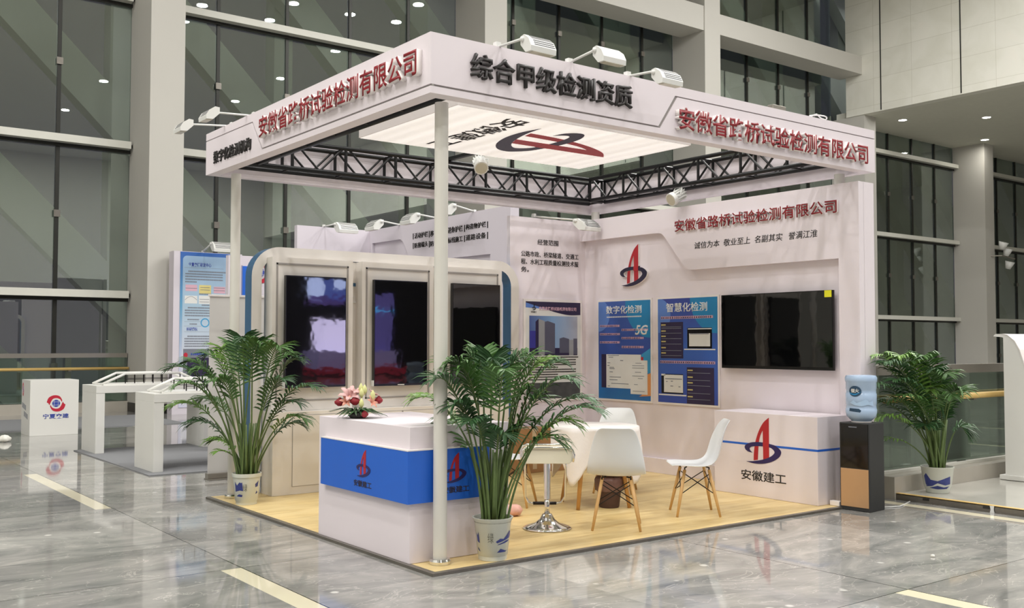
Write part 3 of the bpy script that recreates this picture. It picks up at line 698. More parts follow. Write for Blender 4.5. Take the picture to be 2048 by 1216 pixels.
mb = MB().rect(SIDE, o, U(78), V(1020), U(134), V(655), D, D+.001, 2).rect(SIDE, o, U(134), V(1020), U(512), V(655), D+.001, D+.0018, 0)
mb.prism([(U(515), V(655)), (U(610), V(585)), (U(610), V(850)), (U(560), V(850))], SIDE, o, D, D+.0008, 3).prism([(U(580), V(860)), (U(612), V(845)), (U(612), V(1085)), (U(490), V(1098)), (U(520), V(1080))], SIDE, o, D, D+.0008, 4)
mb.rect(SIDE, o, U(512), V(715), U(536), V(680), D+.001, D+.002, 5)
mb.rect(SIDE, o, U(402), V(1075), U(580), V(715), D+.0022, D+.003, 0)
mb.build('screen_picture', [M_pale, M_printgrey, M_printdark, M_cyan, M_orange, M_logored], t)
mb = MB()
for b, a, l in ((670, 150, .2), (690, 160, .08), (725, 290, .05), (752, 146, .05), (780, 146, .04), (800, 170, .08), (815, 170, .09), (850, 170, .06), (905, 170, .2), (935, 170, .14), (975, 190, .3), (1005, 150, .04)):
    bars(mb, SIDE, o, U(a), V(b), l, .008, D+.002, 0, b)
for b, a, l in ((748, 455, .1), (775, 420, .2), (800, 420, .2), (845, 450, .1), (885, 420, .2), (910, 480, .08), (975, 440, .06), (1045, 425, .2)):
    bars(mb, SIDE, o, U(a), V(b), l, .006, D+.0032, 0, b)
mb.build('small_text', M_printgrey, t)
o = Vector((ow, 2.711, .834)); t = sheet('poster', 'blue poster about smart testing, right of the pair next to the television', SIDE, o, W, H, BG2)
U = lambda a: (a-32)/612*W; V = lambda b: (1150-b)/1092*H
MB().prism(circle(0, H*.84, .2, W, H), SIDE, o, D, D+.0006, 0).build('print_circle', M_pgl, t)
MB().prism(circle(W, H*1.0, .40, W, H), SIDE, o, D, D+.0006, 0).build('print_circle', M_pteal, t)
text('智慧化检测', 'heading', SIDE, o+Vector((0, -U(122), V(200))), U(545)-U(122), .104, D+.001, D+.002, [M_pale], t, bold=.014)
mb = MB()
for i, (a, b, c) in enumerate(((66, 272, 603), (55, 738, 620))): mb = MB(); bars(mb, SIDE, o, U(a), V(b), U(c)-U(a), .03, D+.001, 0, i, .2); mb.build('headline_strip', M_printpink, t)
mb = MB()
for i, (a, b, c) in enumerate(((66, 268, 603), (55, 734, 620))): mb = MB(); bars(mb, SIDE, o, U(a)+.006, V(b), U(c)-U(a)-.02, .018, D+.002, 0, i+9, .8); mb.build('headline_text', M_printdark, t)
MB().rect(SIDE, o, U(62), V(685), U(300), V(305), D, D+.001).build('dark_panel', M_printdark, t); MB().rect(SIDE, o, U(336), V(1150), U(608), V(775), D, D+.001).build('dark_panel', M_printdark, t)
mb = MB()
for i, b in enumerate((340, 404, 460, 515, 580, 636)): bars(mb, SIDE, o, U(70), V(b), .07, .014, D+.0014, 0, i)
mb.build('small_text', M_printyel, t); mb = MB()
for i, b in enumerate((812, 882, 940, 1012, 1082)): bars(mb, SIDE, o, U(345), V(b), .075, .014, D+.0014, 0, i)
mb.build('small_text', M_printyel, t)
mb = MB()
for i, b in enumerate((358, 374, 424, 482, 538, 606, 660)): bars(mb, SIDE, o, U(70), V(b), .31, .006, D+.0014, 0, i)
mb.build('small_text', M_printgrey, t); mb = MB()
for i, b in enumerate((834, 908, 964, 1042, 1104)): bars(mb, SIDE, o, U(345), V(b), .33, .006, D+.0014, 0, i)
mb.build('small_text', M_printgrey, t)
mb = MB().rect(SIDE, o, U(343), V(580), U(590), V(368), D, D+.001, 1).rect(SIDE, o, U(310), V(596), U(622), V(584), D, D+.0014, 0).rect(SIDE, o, U(362), V(558), U(572), V(425), D+.001, D+.0016, 0).rect(SIDE, o, U(350), V(384), U(588), V(374), D+.001, D+.0016, 0)
mb.build('laptop_picture', [M_pale, M_tvblack], t); mb = MB()
mb.rect(SIDE, o, U(68), V(1055), U(298), V(850), D, D+.001, 1).rect(SIDE, o, U(40), V(1076), U(330), V(1062), D, D+.0014, 0).rect(SIDE, o, U(96), V(1042), U(296), V(858), D+.001, D+.0016, 0).rect(SIDE, o, U(68), V(868), U(110), V(850), D+.001, D+.0016, 0)
mb.build('laptop_picture', [M_pale, M_tvblack], t)
mb = MB()
for b, a, l in ((435, 370, .28), (905, 110, .26), (930, 170, .03), (935, 120, .02), (980, 165, .04), (985, 250, .03)): bars(mb, SIDE, o, U(a), V(b), l, .01, D+.002, 0, b)
mb.build('small_text', M_printgrey, t)
# poster on the back wall
o = Vector((3.862, 3.999, .834)); t = sheet('poster', 'white company poster with a photo of a tower building on the back wall', FRONT, o, .868, 1.178, M_pale, .03)
U = lambda a: (a-134)/642*.868; V = lambda b: 1.178-(b-45)/1216*205/193*1.178*.985
MB().prism(smooth_line([[(0, 1.178), (.868, 1.178)], [(.868, 1.178), (.868, V(195))], [(.868, V(195)), (U(640), V(200)), (U(500), V(175)), (U(330), V(130)), (0, V(118))], [(0, V(118)), (0, 1.178)]]), FRONT, o, D, D+.0006).build('print_band', M_printdark, t)
MB().prism([(0, V(60)), (U(400), V(142)), (U(330), V(130)), (0, V(118))], FRONT, o, D+.0006, D+.001).build('print_band', M_pgl, t)
logo('emblem', FRONT, o+Vector((U(205), 0, V(150))), .062, .085, D+.001, D+.0016, t, M_ink, M_ink)
text(CO, 'heading', FRONT, o+Vector((U(285), 0, V(150))), U(725)-U(285), .047, D+.001, D+.0016, [M_printpink], t, bold=.02)
text('安徽建工', 'emblem_text', FRONT, o+Vector((U(192), 0, V(182))), U(260)-U(192), .024, D+.001, D+.0016, [M_ink], t, bold=.01)
SKY = grad_mat('poster_sky', 'X', 3.9, 4.7, (74, 92, 150), (130, 164, 204), (176, 176, 188), .15)
MB().rect(FRONT, o, U(174), V(690), U(738), V(215), D, D+.001).build('sky_picture', SKY, t)
mb = MB().rect(FRONT, o, U(180), V(690), U(245), V(395), D+.001, D+.0015, 2).rect(FRONT, o, U(178), V(690), U(738), V(600), D+.001, D+.0016, 3)
mb.prism([(U(245), V(660)), (U(245), V(285)), (U(280), V(250)), (U(280), V(660))], FRONT, o, D+.001, D+.0018, 3).prism([(U(280), V(688)), (U(280), V(250)), (U(350), V(278)), (U(350), V(688))], FRONT, o, D+.001, D+.0018, 1)
mb.prism([(U(350), V(670)), (U(350), V(285)), (U(385), V(275)), (U(470), V(305)), (U(470), V(670))], FRONT, o, D+.001, D+.0018, 0).prism([(U(524), V(660)), (U(524), V(485)), (U(570), V(470)), (U(638), V(490)), (U(638), V(660))], FRONT, o, D+.001, D+.0018, 0)
mb.rect(FRONT, o, U(638), V(690), U(690), V(500), D+.001, D+.0017, 1).rect(FRONT, o, U(690), V(680), U(735), V(485), D+.001, D+.0018, 0)
mb.build('building_picture', [M_bldg, M_bldg2, M_pviolet, M_printdark], t)
mb = MB()
for i, b in enumerate((718, 750, 782, 808, 840, 866, 895, 925, 955, 985)): bars(mb, FRONT, o, U(200 if i == 0 else 172), V(b), (.74 if i not in (4, 7, 9) else .45), .014, D+.001, 0, i)
mb.build('small_text', M_ink, t)
MB().rect(FRONT, o, U(174), 0, U(770), V(1015), D, D+.001).build('photo', mat('print_dark_photo', (70, 72, 74), .5, var=.5, scale=12), t)
# ------------------------------------------------------------------ television on the right wall
o = Vector((4.75, 1.706, 1.245)); t = thing('television', 'large wall mounted television on the right wall with a yellow sticker', 'television', o)
MB().rect(SIDE, o, .2, .15, 1.19, .63, -.08, -.03).build('wall_bracket', M_tvblack, t)
MB().rect(SIDE, o, 0, 0, 1.39, .778, -.03, .0).build('housing', M_tvblack, t)
MB().rect(SIDE, o, .008, .03, 1.382, .77, 0, .002).build('screen', M_tv, t)
MB().rect(SIDE, o, 1.30, .71, 1.38, .776, .002, .004).build('sticker', M_yellow, t)
# ------------------------------------------------------------------ arch and screen cabinet
AY = 3.95
def arch_out(x0, x1, zt, r):
    pts = [(x1, .02)]
    for k_ in range(11): a = k_/10*PI/2; pts.append((x1-r+r*math.cos(a), zt-r+r*math.sin(a)))
    for k_ in range(11): a = PI/2+k_/10*PI/2; pts.append((x0+r+r*math.cos(a), zt-r+r*math.sin(a)))
    return pts+[(x0, .02)]
po = arch_out(.398, 3.735, 2.472, .30); pi_ = arch_out(.503, 3.618, 2.366, .19)
t = thing('portal_arch', 'rounded white arch with blue sides framing the three upright screens', 'arch', (.4, AY, .02))
n = len(po); mb = MB()
vs = [(a, AY, b) for a, b in po]+[(a, AY, b) for a, b in pi_]+[(a, AY+.16, b) for a, b in po]+[(a, AY+.16, b) for a, b in pi_]
fs, mi = [], []
for i in range(n-1):
    fs.append((i, n+i, n+i+1, i+1)); mi.append(0); fs.append((2*n+i, 2*n+i+1, 3*n+i+1, 3*n+i)); mi.append(0)
    fs.append((i, i+1, 2*n+i+1, 2*n+i)); mi.append(1); fs.append((n+i, 3*n+i, 3*n+i+1, n+i+1)); mi.append(1)
for e in (0, n-1): fs.append((e, 2*n+e, 3*n+e, n+e) if e == 0 else (e, n+e, 3*n+e, 2*n+e)); mi.append(0)
for f, m_ in zip(fs, mi): mb.add([vs[i] for i in f], [tuple(range(len(f)))], m_)
mb.build('frame', [M_arch, M_archblue], t)
t = thing('screen_cabinet', 'white cabinet wall under the arch with three raised screen panels', 'cabinet', (.52, 3.69, .02))
MB().box(.52, 3.39, 3.69, AY+.02, .02, .828).build('base_cabinet', M_arch, t)
MB().box(.557, 3.385, AY+.01, AY+.06, .83, 2.36).build('back_panel', M_arch, t)
for a, b in ((.73, 1.34), (1.36, 1.97), (1.99, 2.60), (2.62, 3.23)): MB().box(a, b, 3.684, 3.69, .10, .79).build('door', M_arch, t)
MB().box(.725, 3.235, 3.688, 3.6905, .095, .795).build('door_gap', M_groove, t)
for a, b in ((.557, 1.452), (1.56, 2.447), (2.545, 3.385)):
    MB().box(a, b, 3.82, AY+.01, .83, 2.36).build('raised_panel', M_arch, t)
    g0, g1 = a+.043, b-.055; mb = MB()
    for x0, x1, z0, z1 in ((g0, g1, 2.285, 2.303), (g0, g1, .925, .938), (g0, g0+.016, .925, 2.303), (g1-.016, g1, .925, 2.303)): mb.box(x0, x1, 3.813, 3.821, z0, z1)
    mb.build('frame_groove', M_groove, t)
a = px(706, 563, 'y', AY)
MB().box(1.515, 1.555, AY+.002, AY+.012, 2.105, 2.14).build('wall_switch', M_archblue, t)
MB().box(1.515, 1.555, AY-.004, AY+.012, 1.93, 1.945).box(1.525, 1.55, AY+.002, AY+.012, 1.985, 2.0).build('wall_socket', M_white, t)
for i, (a, b) in enumerate(((.672, 1.338), (1.668, 2.324), (2.656, 3.309))):
    o = Vector((a, 3.75, 1.055 if i else 1.06)); wd = b-a; ht = 1.118
    t = thing('television', ['upright television at the left under the arch, left of the flowers', 'upright television in the middle under the arch', 'upright television at the right under the arch, behind the front palm'][i], 'television', o, 'upright screens under the arch')
    MB().rect(FRONT, o, 0, 0, wd, ht, -.045, 0).build('housing', M_tvblack, t)
    MB().rect(FRONT, o, .15, .2, wd-.15, ht-.2, -.068, -.045).build('wall_bracket', M_tvblack, t)
    MB().rect(FRONT, o, .008, .022, wd-.008, ht-.01, 0, .002).build('screen', M_tv, t)
    MB().rect(FRONT, o, -.012, .0, .0, .06, -.04, -.0).build('side_tag', M_pale, t)
    if i == 1: MB().rect(FRONT, o, wd/2-.04, .006, wd/2+.04, .015, 0, .003).build('name_mark', M_pale, t)
# ------------------------------------------------------------------ reception counter at the front
CX0, CX1, CY0, CY1, CZ = .028, .86, .335, 1.69, .935
t = thing('reception_counter', 'white reception counter with blue band behind the front pole', 'counter', (CX0, CY0, .02))
MB().box(CX0, CX1, CY0, CY1, .02, CZ).build('body', M_panel, t, bevel=.002)
MB().box(CX0-.04, CX0, CY0-.04, CY1-.11, .425, .778).box(CX0, .66, CY0-.04, CY0, .425, .778).build('blue_band', M_blue, t)
MB().box(CX0-.042, CX0, CY0-.042, CY1-.11, .778, .786).box(CX0, .66, CY0-.042, CY0, .778, .786).build('band_edge', M_letterwhite, t)
xb, yb = CX0-.04, CY0-.04
logo('emblem', SIDE, (xb, 1.004, .542), .203, .200, 0, .002, t, M_logored, M_navy)
text('安徽建工', 'lettering', SIDE, (xb, 1.045, .471), .259, .046, 0, .002, [M_navydark], t, bold=.015)
logo('emblem', FRONT, (.272, yb, .542), .19, .206, 0, .002, t, M_logored, M_navy)
text('安徽建工', 'lettering', FRONT, (.262, yb, .472), .225, .046, 0, .002, [M_navydark], t, bold=.015)
# counter by the right wall
RX, RY0, RY1, RZ = 4.28, .165, 1.40, .828
t = thing('display_counter', 'white counter with large red and navy emblem against the right wall', 'counter', (RX, RY0, .02))
MB().box(RX, WX+.045, RY0, RY1, .02, RZ).build('body', M_panel, t, bevel=.002)
a = px(1437, 888, 'x', RX); b = px(1632, 905, 'x', RX)
MB().rect(SIDE, (RX, RY1, 0), 0, .512, RY1-RY0, .532, 0, .0015).box(RX, WX+.04, RY0-.0015, RY0, .512, .532).build('blue_line', M_blue, t)
logo('emblem', SIDE, (RX-.001, 1.0075, .338), .4345, .455, 0, .002, t, M_logored, M_navy)
text('安徽建工', 'lettering', SIDE, (RX, 1.057, .171), .537, .100, 0, .002, [M_ink], t, bold=.01)
# ================================================================== plants
def decal(prims, cx, cy, prof, ang0, name, m, parent, d=.0015):
    """prims: outlines in (metres round the pot, height); wrapped onto the pot surface"""
    def rad(z):
        for (r0, z0), (r1, z1) in zip(prof, prof[1:]):
            if z0 <= z <= z1 and z1 > z0: return r0+(r1-r0)*(z-z0)/(z1-z0)
        return prof[-1][0]
    mb = MB()
    for poly in prims:
        bm = bmesh.new(); f = bm.faces.new([bm.verts.new((u, v, 0)) for u, v in poly]); bm.normal_update()
        bmesh.ops.triangulate(bm, faces=[f]); bmesh.ops.subdivide_edges(bm, edges=bm.edges, cuts=2, use_grid_fill=True)
        bm.verts.index_update(); vs = []
        for v in bm.verts:
            r = rad(v.co.y)+d; a = ang0+v.co.x*1.2/.13; vs.append((cx+r*math.cos(a), cy+r*math.sin(a), v.co.y+prof[0][1]*0+ORG.z))
        fs = [[v.index for v in f.verts] for f in bm.faces]; bm.free()
        mb.add(vs, fs)
    return mb.build(name, m, parent)
def frond(base, tip, arch, rnd, parent, m, L=.24, nleaf=22, bare=.42, lean=None):
    base, tip = Vector(base), Vector(tip); d = tip-base; lat = Vector((d.x, d.y, 0))
    top = max(tip.z, base.z+.1)
    c1 = base+Vector((0, 0, (top-base.z)*.60))+lat*.14; c2 = base+lat*.62+Vector((0, 0, (top-base.z)*1.04+arch*1.3))
    P = lambda t: base*(1-t)**3+c1*3*t*(1-t)**2+c2*3*t*t*(1-t)+tip*t**3
    N = 18; pts = [P(i/N) for i in range(N+1)]
    mb = MB(); mb.tube(pts, [.0085*(1-.8*i/N)+.001 for i in range(N+1)], 6, 1)
    side0 = Vector((-lat.y, lat.x, 0)); side0 = side0.normalized() if side0.length > 1e-4 else Vector((1, 0, 0))
    for i in range(nleaf):
        s = (i+.5)/nleaf; t = bare+(1-bare)*s
        p = P(t); tg = (P(min(1, t+.02))-P(t-.02)).normalized()
        sd = (side0-tg*side0.dot(tg)).normalized(); nrm = sd.cross(tg)
        if nrm.z < 0: nrm = -nrm
        ln = L*(.35+.75*math.sin(PI*min(1, (.12+.80*s)))**.8)*rnd.uniform(.85, 1.12)*(1 if s < .85 else .75)
        fwd = .55+.75*s
        for sg in (-1, 1):
            dr = (sd*sg+tg*fwd+nrm*rnd.uniform(.05, .35)).normalized()
            wv = tg.cross(dr).cross(dr).normalized()
            wv = (tg-dr*tg.dot(dr)).normalized(); w_ = .0105*rnd.uniform(.8, 1.2)
            dp = Vector((0, 0, -1)); q0 = p; q1 = p+dr*ln*.4+dp*ln*.03; q2 = p+dr*ln*.75+dp*ln*.14; q3 = p+dr*ln+dp*ln*rnd.uniform(.25, .42)
            up_ = nrm*.004
            mb.add([q0-wv*.003, q0+wv*.003, q1-wv*w_, q1+up_, q1+wv*w_, q2-wv*w_*.8, q2+up_, q2+wv*w_*.8, q3],
                   [(0, 2, 3), (0, 3, 1), (1, 3, 4), (2, 5, 6, 3), (3, 6, 7, 4), (5, 8, 6), (6, 8, 7)], 0)
    return mb.build('frond', [m, M_stem], parent)
def palm(cx, cy, z0, prof, rim_wob, tips, seed, label, arts, char=True, dlo=-.30, dhi=.26):
    t = thing('potted_palm', label, 'potted plant', (cx, cy, z0)); rnd = random.Random(seed)
    H_ = prof[-1][1]; R_ = prof[-1][0]
    nout = len(prof); full = prof+[(R_-.012, H_), (R_-.02, H_-.03)]
    wob = (lambda a, j: (.035*abs(math.sin(a*9))-.02) if j in (nout-1, nout) else 0) if rim_wob else None
    MB().lathe((cx, cy, z0), full, 48, wob=wob, cap=False).lathe((cx, cy, z0), [(0, 0), (prof[0][0], 0)], 48, cap=False).build('pot', M_pot, t, smooth=True, auto=.7)
    MB().lathe((cx, cy, z0), [(R_-.012, H_-.03), (R_*.5, H_-.015), (0.001, H_-.012)], 24, cap=False).build('soil', M_soil, t, smooth=True)
    av = math.atan2(CAM.y-cy, CAM.x-cx)
    for q_ in arts: decal([q_], cx, cy, prof, av, 'glaze_painting', M_potblue, t)
    if char:
        def wrap(u, v, d):
            r = prof[1][0]+(prof[-1][0]-prof[1][0])*(v/H_)+.0015; a = av+(u)/.13
            return Vector((cx+r*math.cos(a), cy+r*math.sin(a), z0+v))
        text('绿', 'calligraphy', FRONT, (0, 0, 0), .042, .068, 0, 0, [M_potink], t, bold=-.006, mapf=wrap, off=(-.036, H_*.44))
    dep = (Vector((cx, cy, z0))-CAM).dot(FW)
    for i, (tx, ty, arch) in enumerate(tips):
        d = FW+RT*((tx-1024)/FPX)+UP*((608-ty)/FPX)
        dd = rnd.uniform(dlo, dhi)
        tip = CAM+d*(dep+dd)
        a = rnd.uniform(0, 2*PI); rr = R_*rnd.uniform(.1, .62)
        off = (tip-Vector((cx, cy, 0))); off.z = 0; off = off.normalized()*R_*.3 if off.length > .05 else Vector()
        base = Vector((cx+rr*math.cos(a)*.7, cy+rr*math.sin(a)*.7, z0+H_-.04))+off
        hgt = tip.z-z0
        small = hgt < H_+.28
        frond(base, tip, arch, rnd, t, M_leaf[rnd.choice((0, 0, 1, 1, 1, 2))], L=(.12 if small else .215)*rnd.uniform(.9, 1.1), nleaf=8 if small else 19, bare=.58 if small else rnd.uniform(.42, .56))
    mb = MB()
    for i in range(9):
        a = i*2.4; rr = R_*.45*math.sqrt((i+.5)/9); b = Vector((cx+rr*math.cos(a), cy+rr*math.sin(a), z0+H_-.03))
        mb = MB().tube([b, b+Vector((.015*math.cos(a), .015*math.sin(a), .22)), b+Vector((.05*math.cos(a), .05*math.sin(a), .48))], [.017, .013, .008], 8)
        mb.build('cane', M_stem, t, smooth=True)
    return t
prof1 = [(.098, 0), (.100, .03), (.104, .034), (.128, .26), (.133, .265), (.142, .288)]
mtn = [[(.02, .135), (.05, .155), (.075, .15), (.10, .175), (.13, .20), (.15, .195), (.165, .165), (.15, .155), (.09, .142), (.03, .125)],
       [(.03, .11), (.12, .128), (.14, .138), (.10, .138), (.04, .118)], [(.03, .06), (.055, .085), (.07, .08), (.10, .068), (.12, .07), (.10, .06)],
       [(-.125, .19), (-.112, .17), (-.10, .195), (-.095, .12), (-.12, .13)], [(-.12, .09), (-.10, .072), (-.095, .06), (-.12, .075)]]
palm(.583, .147, .02, prof1, True, [(832, 797, .05), (868, 760, .05), (893, 728, .06), (918, 738, .02), (940, 716, .02), (962, 705, 0), (985, 716, 0), (1010, 740, .02), (1035, 722, .03), (1062, 715, .02), (1090, 728, .04), (1128, 728, .05), (1146, 762, .06), (1196, 822, .08), (1180, 800, .06), (1150, 850, .09), (1118, 885, .10), (905, 812, .06), (1050, 790, .03), (1085, 800, .05), (890, 845, .05), (1012, 870, .05), (940, 842, .04), (1060, 850, .06)],
     5, 'large potted palm at the front edge, right of the front pole', mtn)
prof2 = [(.095, 0), (.098, .03), (.103, .035), (.125, .25), (.134, .252), (.136, .285)]
art2 = [[(-.11, .12), (-.11, .215), (-.085, .18), (-.06, .21), (-.045, .205), (-.035, .21), (-.03, .13), (-.06, .135)], [(-.10, .08), (-.07, .10), (-.035, .095), (-.04, .075)], [(.075, .19), (.10, .205), (.115, .22), (.11, .165), (.08, .16)], [(.085, .10), (.10, .125), (.115, .11), (.10, .098)]]
palm(.155, 3.43, .02, prof2, False, [(338, 738, .08), (352, 772, .09), (372, 725, .06), (392, 742, .05), (346, 812, .10), (380, 850, .10), (412, 712, .05), (440, 698, .04), (462, 690, .02), (484, 676, .02), (505, 690, 0), (522, 684, 0), (562, 694, .03), (585, 712, .04), (600, 722, .05), (636, 776, .09), (612, 842, .12), (598, 808, .08), (425, 882, .05), (570, 760, .03), (430, 760, .04), (400, 800, .07), (430, 905, .04), (605, 852, .09)],
     11, 'potted palm at the back left pole beside the roll up banner', art2)
prof3 = [(.105, 0), (.112, .03), (.128, .07), (.150, .235), (.155, .24), (.156, .25)]
art3 = [[(-.10, .06), (-.11, .16), (-.085, .19), (-.05, .13), (0, .12), (.06, .15), (.10, .165), (.11, .09), (.06, .08), (.0, .10), (-.04, .07)], [(-.07, .05), (0, .075), (.05, .06), (.1, .07), (.08, .045), (0, .04)]]
palm(5.72, -.17, .062, prof3, False, [(1722, 722, .04), (1745, 712, .03), (1768, 724, .02), (1795, 712, .02), (1822, 722, 0), (1845, 712, .02), (1868, 738, .04), (1895, 748, .05), (1925, 782, .08), (1933, 868, .16), (1905, 790, .06), (1738, 770, .05), (1718, 802, .06), (1752, 835, .06), (1762, 880, .05), (1785, 760, .02), (1860, 780, .03), (1880, 812, .05), (1835, 765, 0), (1805, 790, 0), (1776, 800, .03), (1850, 850, .02), (1830, 830, 0)],
     23, 'potted palm between the water dispenser and the right balustrade', art3, char=False, dlo=-.42, dhi=.02)
# ------------------------------------------------------------------ flowers on the counter
fc = Vector((.155, 1.30, CZ)); t = thing('flower_arrangement', 'low flower arrangement of red roses and pink lilies on the blue banded counter', 'flowers', fc); rnd = random.Random(4)
MB().lathe(fc, [(.055, 0), (.075, .02), (.07, .04), (.0, .045)], 20).build('tray', M_dark, t, smooth=True)
for i in range(16):
    a = 2*PI*i/16+rnd.uniform(-.12, .12); l = rnd.uniform(.13, .21)*(1.15 if abs(math.cos(a+.6)) > .5 else .85); z_ = rnd.uniform(.02, .07)
    d = Vector((math.cos(a), math.sin(a), 0)); s = Vector((-d.y, d.x, 0)); b = fc+Vector((0, 0, .04)); mb = MB(); e = fc+d*l+Z*(z_-.01)
    for k_ in range(3):
        ww = (k_-1)*.03; m1 = b.lerp(e, .55)+s*ww*1.2+Z*.03; e1 = e+s*ww*1.3; w2 = .012
        mb.add([b, m1-s*w2, m1+s*w2, e1], [(0, 1, 2), (1, 3, 2)])
    mb.build('leaf', M_leafflat if i % 3 else M_leaf[1], t, solid=.0015)
def rose(p, r, m, name='rose'):
    o = MB()
    for ly in range(4):
        rr = r*(1-.22*ly)
        o.lathe(p+Z*(ly*.004), [(rr*.35, -r*.6), (rr*.95, -r*.1), (rr, r*.35), (rr*.72, r*(.55+.08*ly))], 14, wob=lambda a, j, q=ly: .08*math.sin(3*a+q*1.3), cap=False)
    o.lathe(p, [(0.001, r*.75), (r*.25, r*.5)], 8, cap=False)
    return o.build(name, m, t, smooth=True)
rt2, fw2 = Vector((RT.x, RT.y, 0)).normalized(), Vector((FW.x, FW.y, 0)).normalized()
def fl(a, b, c=0): return fc+rt2*a-fw2*c+Z*b
for a, b, c, r in ((-.135, .115, .02, .038), (-.015, .125, .04, .040), (.155, .128, -.02, .034), (.065, .03, .09, .03)): rose(fl(a, b, c), r, M_rose)
def lily(p, axis, r, m, n=6):
    axis = Vector(axis).normalized(); a0 = axis.orthogonal().normalized(); b0 = axis.cross(a0); mb = MB()
    for k_ in range(n):
        a = 2*PI*k_/n; d = a0*math.cos(a)+b0*math.sin(a); s = axis.cross(d); w_ = r*.26
        v = [p, p+d*r*.4+axis*r*.45-s*w_, p+d*r*.42+axis*r*.42, p+d*r*.4+axis*r*.45+s*w_, p+d*r*.85+axis*r*.6-s*w_*.7, p+d*r*.85+axis*r*.6+s*w_*.7, p+d*r*1.15+axis*r*.5]
        mb.add(v, [(0, 1, 2), (0, 2, 3), (1, 4, 2), (2, 4, 5), (2, 5, 3), (4, 6, 5)])
    return mb.build('lily', m, t, solid=.001, smooth=True)
lily(fl(-.06, .155), (-.3, -.5, .8), .085, M_lily); lily(fl(-.02, .17, -.02), (.1, -.3, .9), .075, M_lily); lily(fl(.10, .165, -.03), (.5, -.2, .8), .06, M_lily)
lily(fl(.10, .115, .03), (.3, -.8, .5), .05, M_coral); lily(fl(-.08, .12, .03), (-.4, -.6, .5), .05, M_coral)
for a, b, c in ((.035, .105, .06), (.05, .205, 0), (.02, .215, -.01), (.115, .165, .02), (.03, .18, .02)):
    p = fl(a, b, c); MB().lathe(p, [(.004, -.03), (.022, 0), (.018, .025), (.002, .05)], 10, wob=lambda q, j: .2*math.sin(4*q)).build('bud', M_lime, t, smooth=True)
# ================================================================== furniture
def make_chair(label):
    t = thing('side_chair', label, 'chair', (0, 0, 0))
    prof = [(-.225, .428, .17, 0), (-.215, .440, .205, .004), (-.15, .432, .228, .012), (-.05, .418, .238, .02), (.05, .415, .24, .028), (.12, .43, .238, .034), (.17, .47, .233, .036), (.20, .53, .226, .036), (.222, .61, .212, .034), (.245, .70, .188, .028), (.268, .77, .166, .02), (.285, .805, .145, .012), (.295, .82, .115, .006)]
    nu = 13; vs = []; fs = []
    for j, (y, z, hw, cv) in enumerate(prof):
        for i in range(nu):
            u = -1+2*i/(nu-1); c3 = abs(u)**2.4*cv
            k_ = min(1, max(0, (j-3)/5)); vs.append((u*hw, y-c3*1.5*k_, z+c3*(1-k_)*.9))
    for j in range(len(prof)-1):
        for i in range(nu-1): fs.append((j*nu+i, j*nu+i+1, (j+1)*nu+i+1, (j+1)*nu+i))
    MB().add(vs, fs).build('seat_shell', M_chairw, t, smooth=True, solid=.007, sub=1)
    top = [(sx*.115, sy, .392) for sx in (-1, 1) for sy in (-.11, .10)]; bot = [(sx*.19, sy, 0.0) for sx in (-1, 1) for sy in (-.19, .18)]
    P = lambda a, b, f: Vector(a).lerp(Vector(b), f)
    for a, b in zip(top, bot): MB().tube([a, P(a, b, .55), b], [.0135, .0145, .010], 10).build('leg', M_chairwood, t, smooth=True)
    mb = MB(); ed = [(0, 1), (2, 3), (0, 2), (1, 3)]
    for a, b in ed: mb.tube([P(top[a], bot[a], .08), P(top[b], bot[b], .52)], .004, 6).tube([P(top[b], bot[b], .08), P(top[a], bot[a], .52)], .004, 6)
    for a in top: mb.tube([Vector(a)+Z*-.02, Vector(a)+Z*.018, Vector((a[0]*.72, a[1]*.8, .415))], .0065, 6)
    mb.build('strut_frame', M_rod, t)
    return t
GC = 'white side chairs around the round table'
spots = [(2.08, .50, (.69, .72), 'white plastic chair seen from behind, in front of the round table'),
         (3.085, .572, (-.8, .6), 'white plastic chair seen from the side, next to the emblem counter'),
         (3.42, 1.95, (-.78, -.62), 'white plastic chair behind the table, its tall back rising over the cloth'),
         (2.10, 1.93, (.62, -.78), 'white plastic chair mostly hidden by the front palm, left of the table')]
proto = make_chair(spots[0][3])
for i, (x, y, f, lb) in enumerate(spots):
    c = proto if i == 0 else copy_tree(proto)
    c.location = (x, y, .0205); c.rotation_euler = (0, 0, math.atan2(f[1], f[0])+PI/2); c['label'] = lb; c['group'] = GC
TC = Vector((2.70, 1.45, .02)); t = thing('round_table', 'round table with wooden legs under a white cloth', 'table', TC)
for k_ in range(4):
    a = math.radians(22+90*k_)
    MB().tube([TC+Vector((math.cos(a)*.22, math.sin(a)*.22, .70)), TC+Vector((math.cos(a)*.345, math.sin(a)*.345, 0))], [.026, .017], 12).build('leg', M_tablewood, t, smooth=True)
MB().lathe(TC, [(.395, .70), (.40, .705), (.40, .722)], 48).build('tabletop', M_white, t)
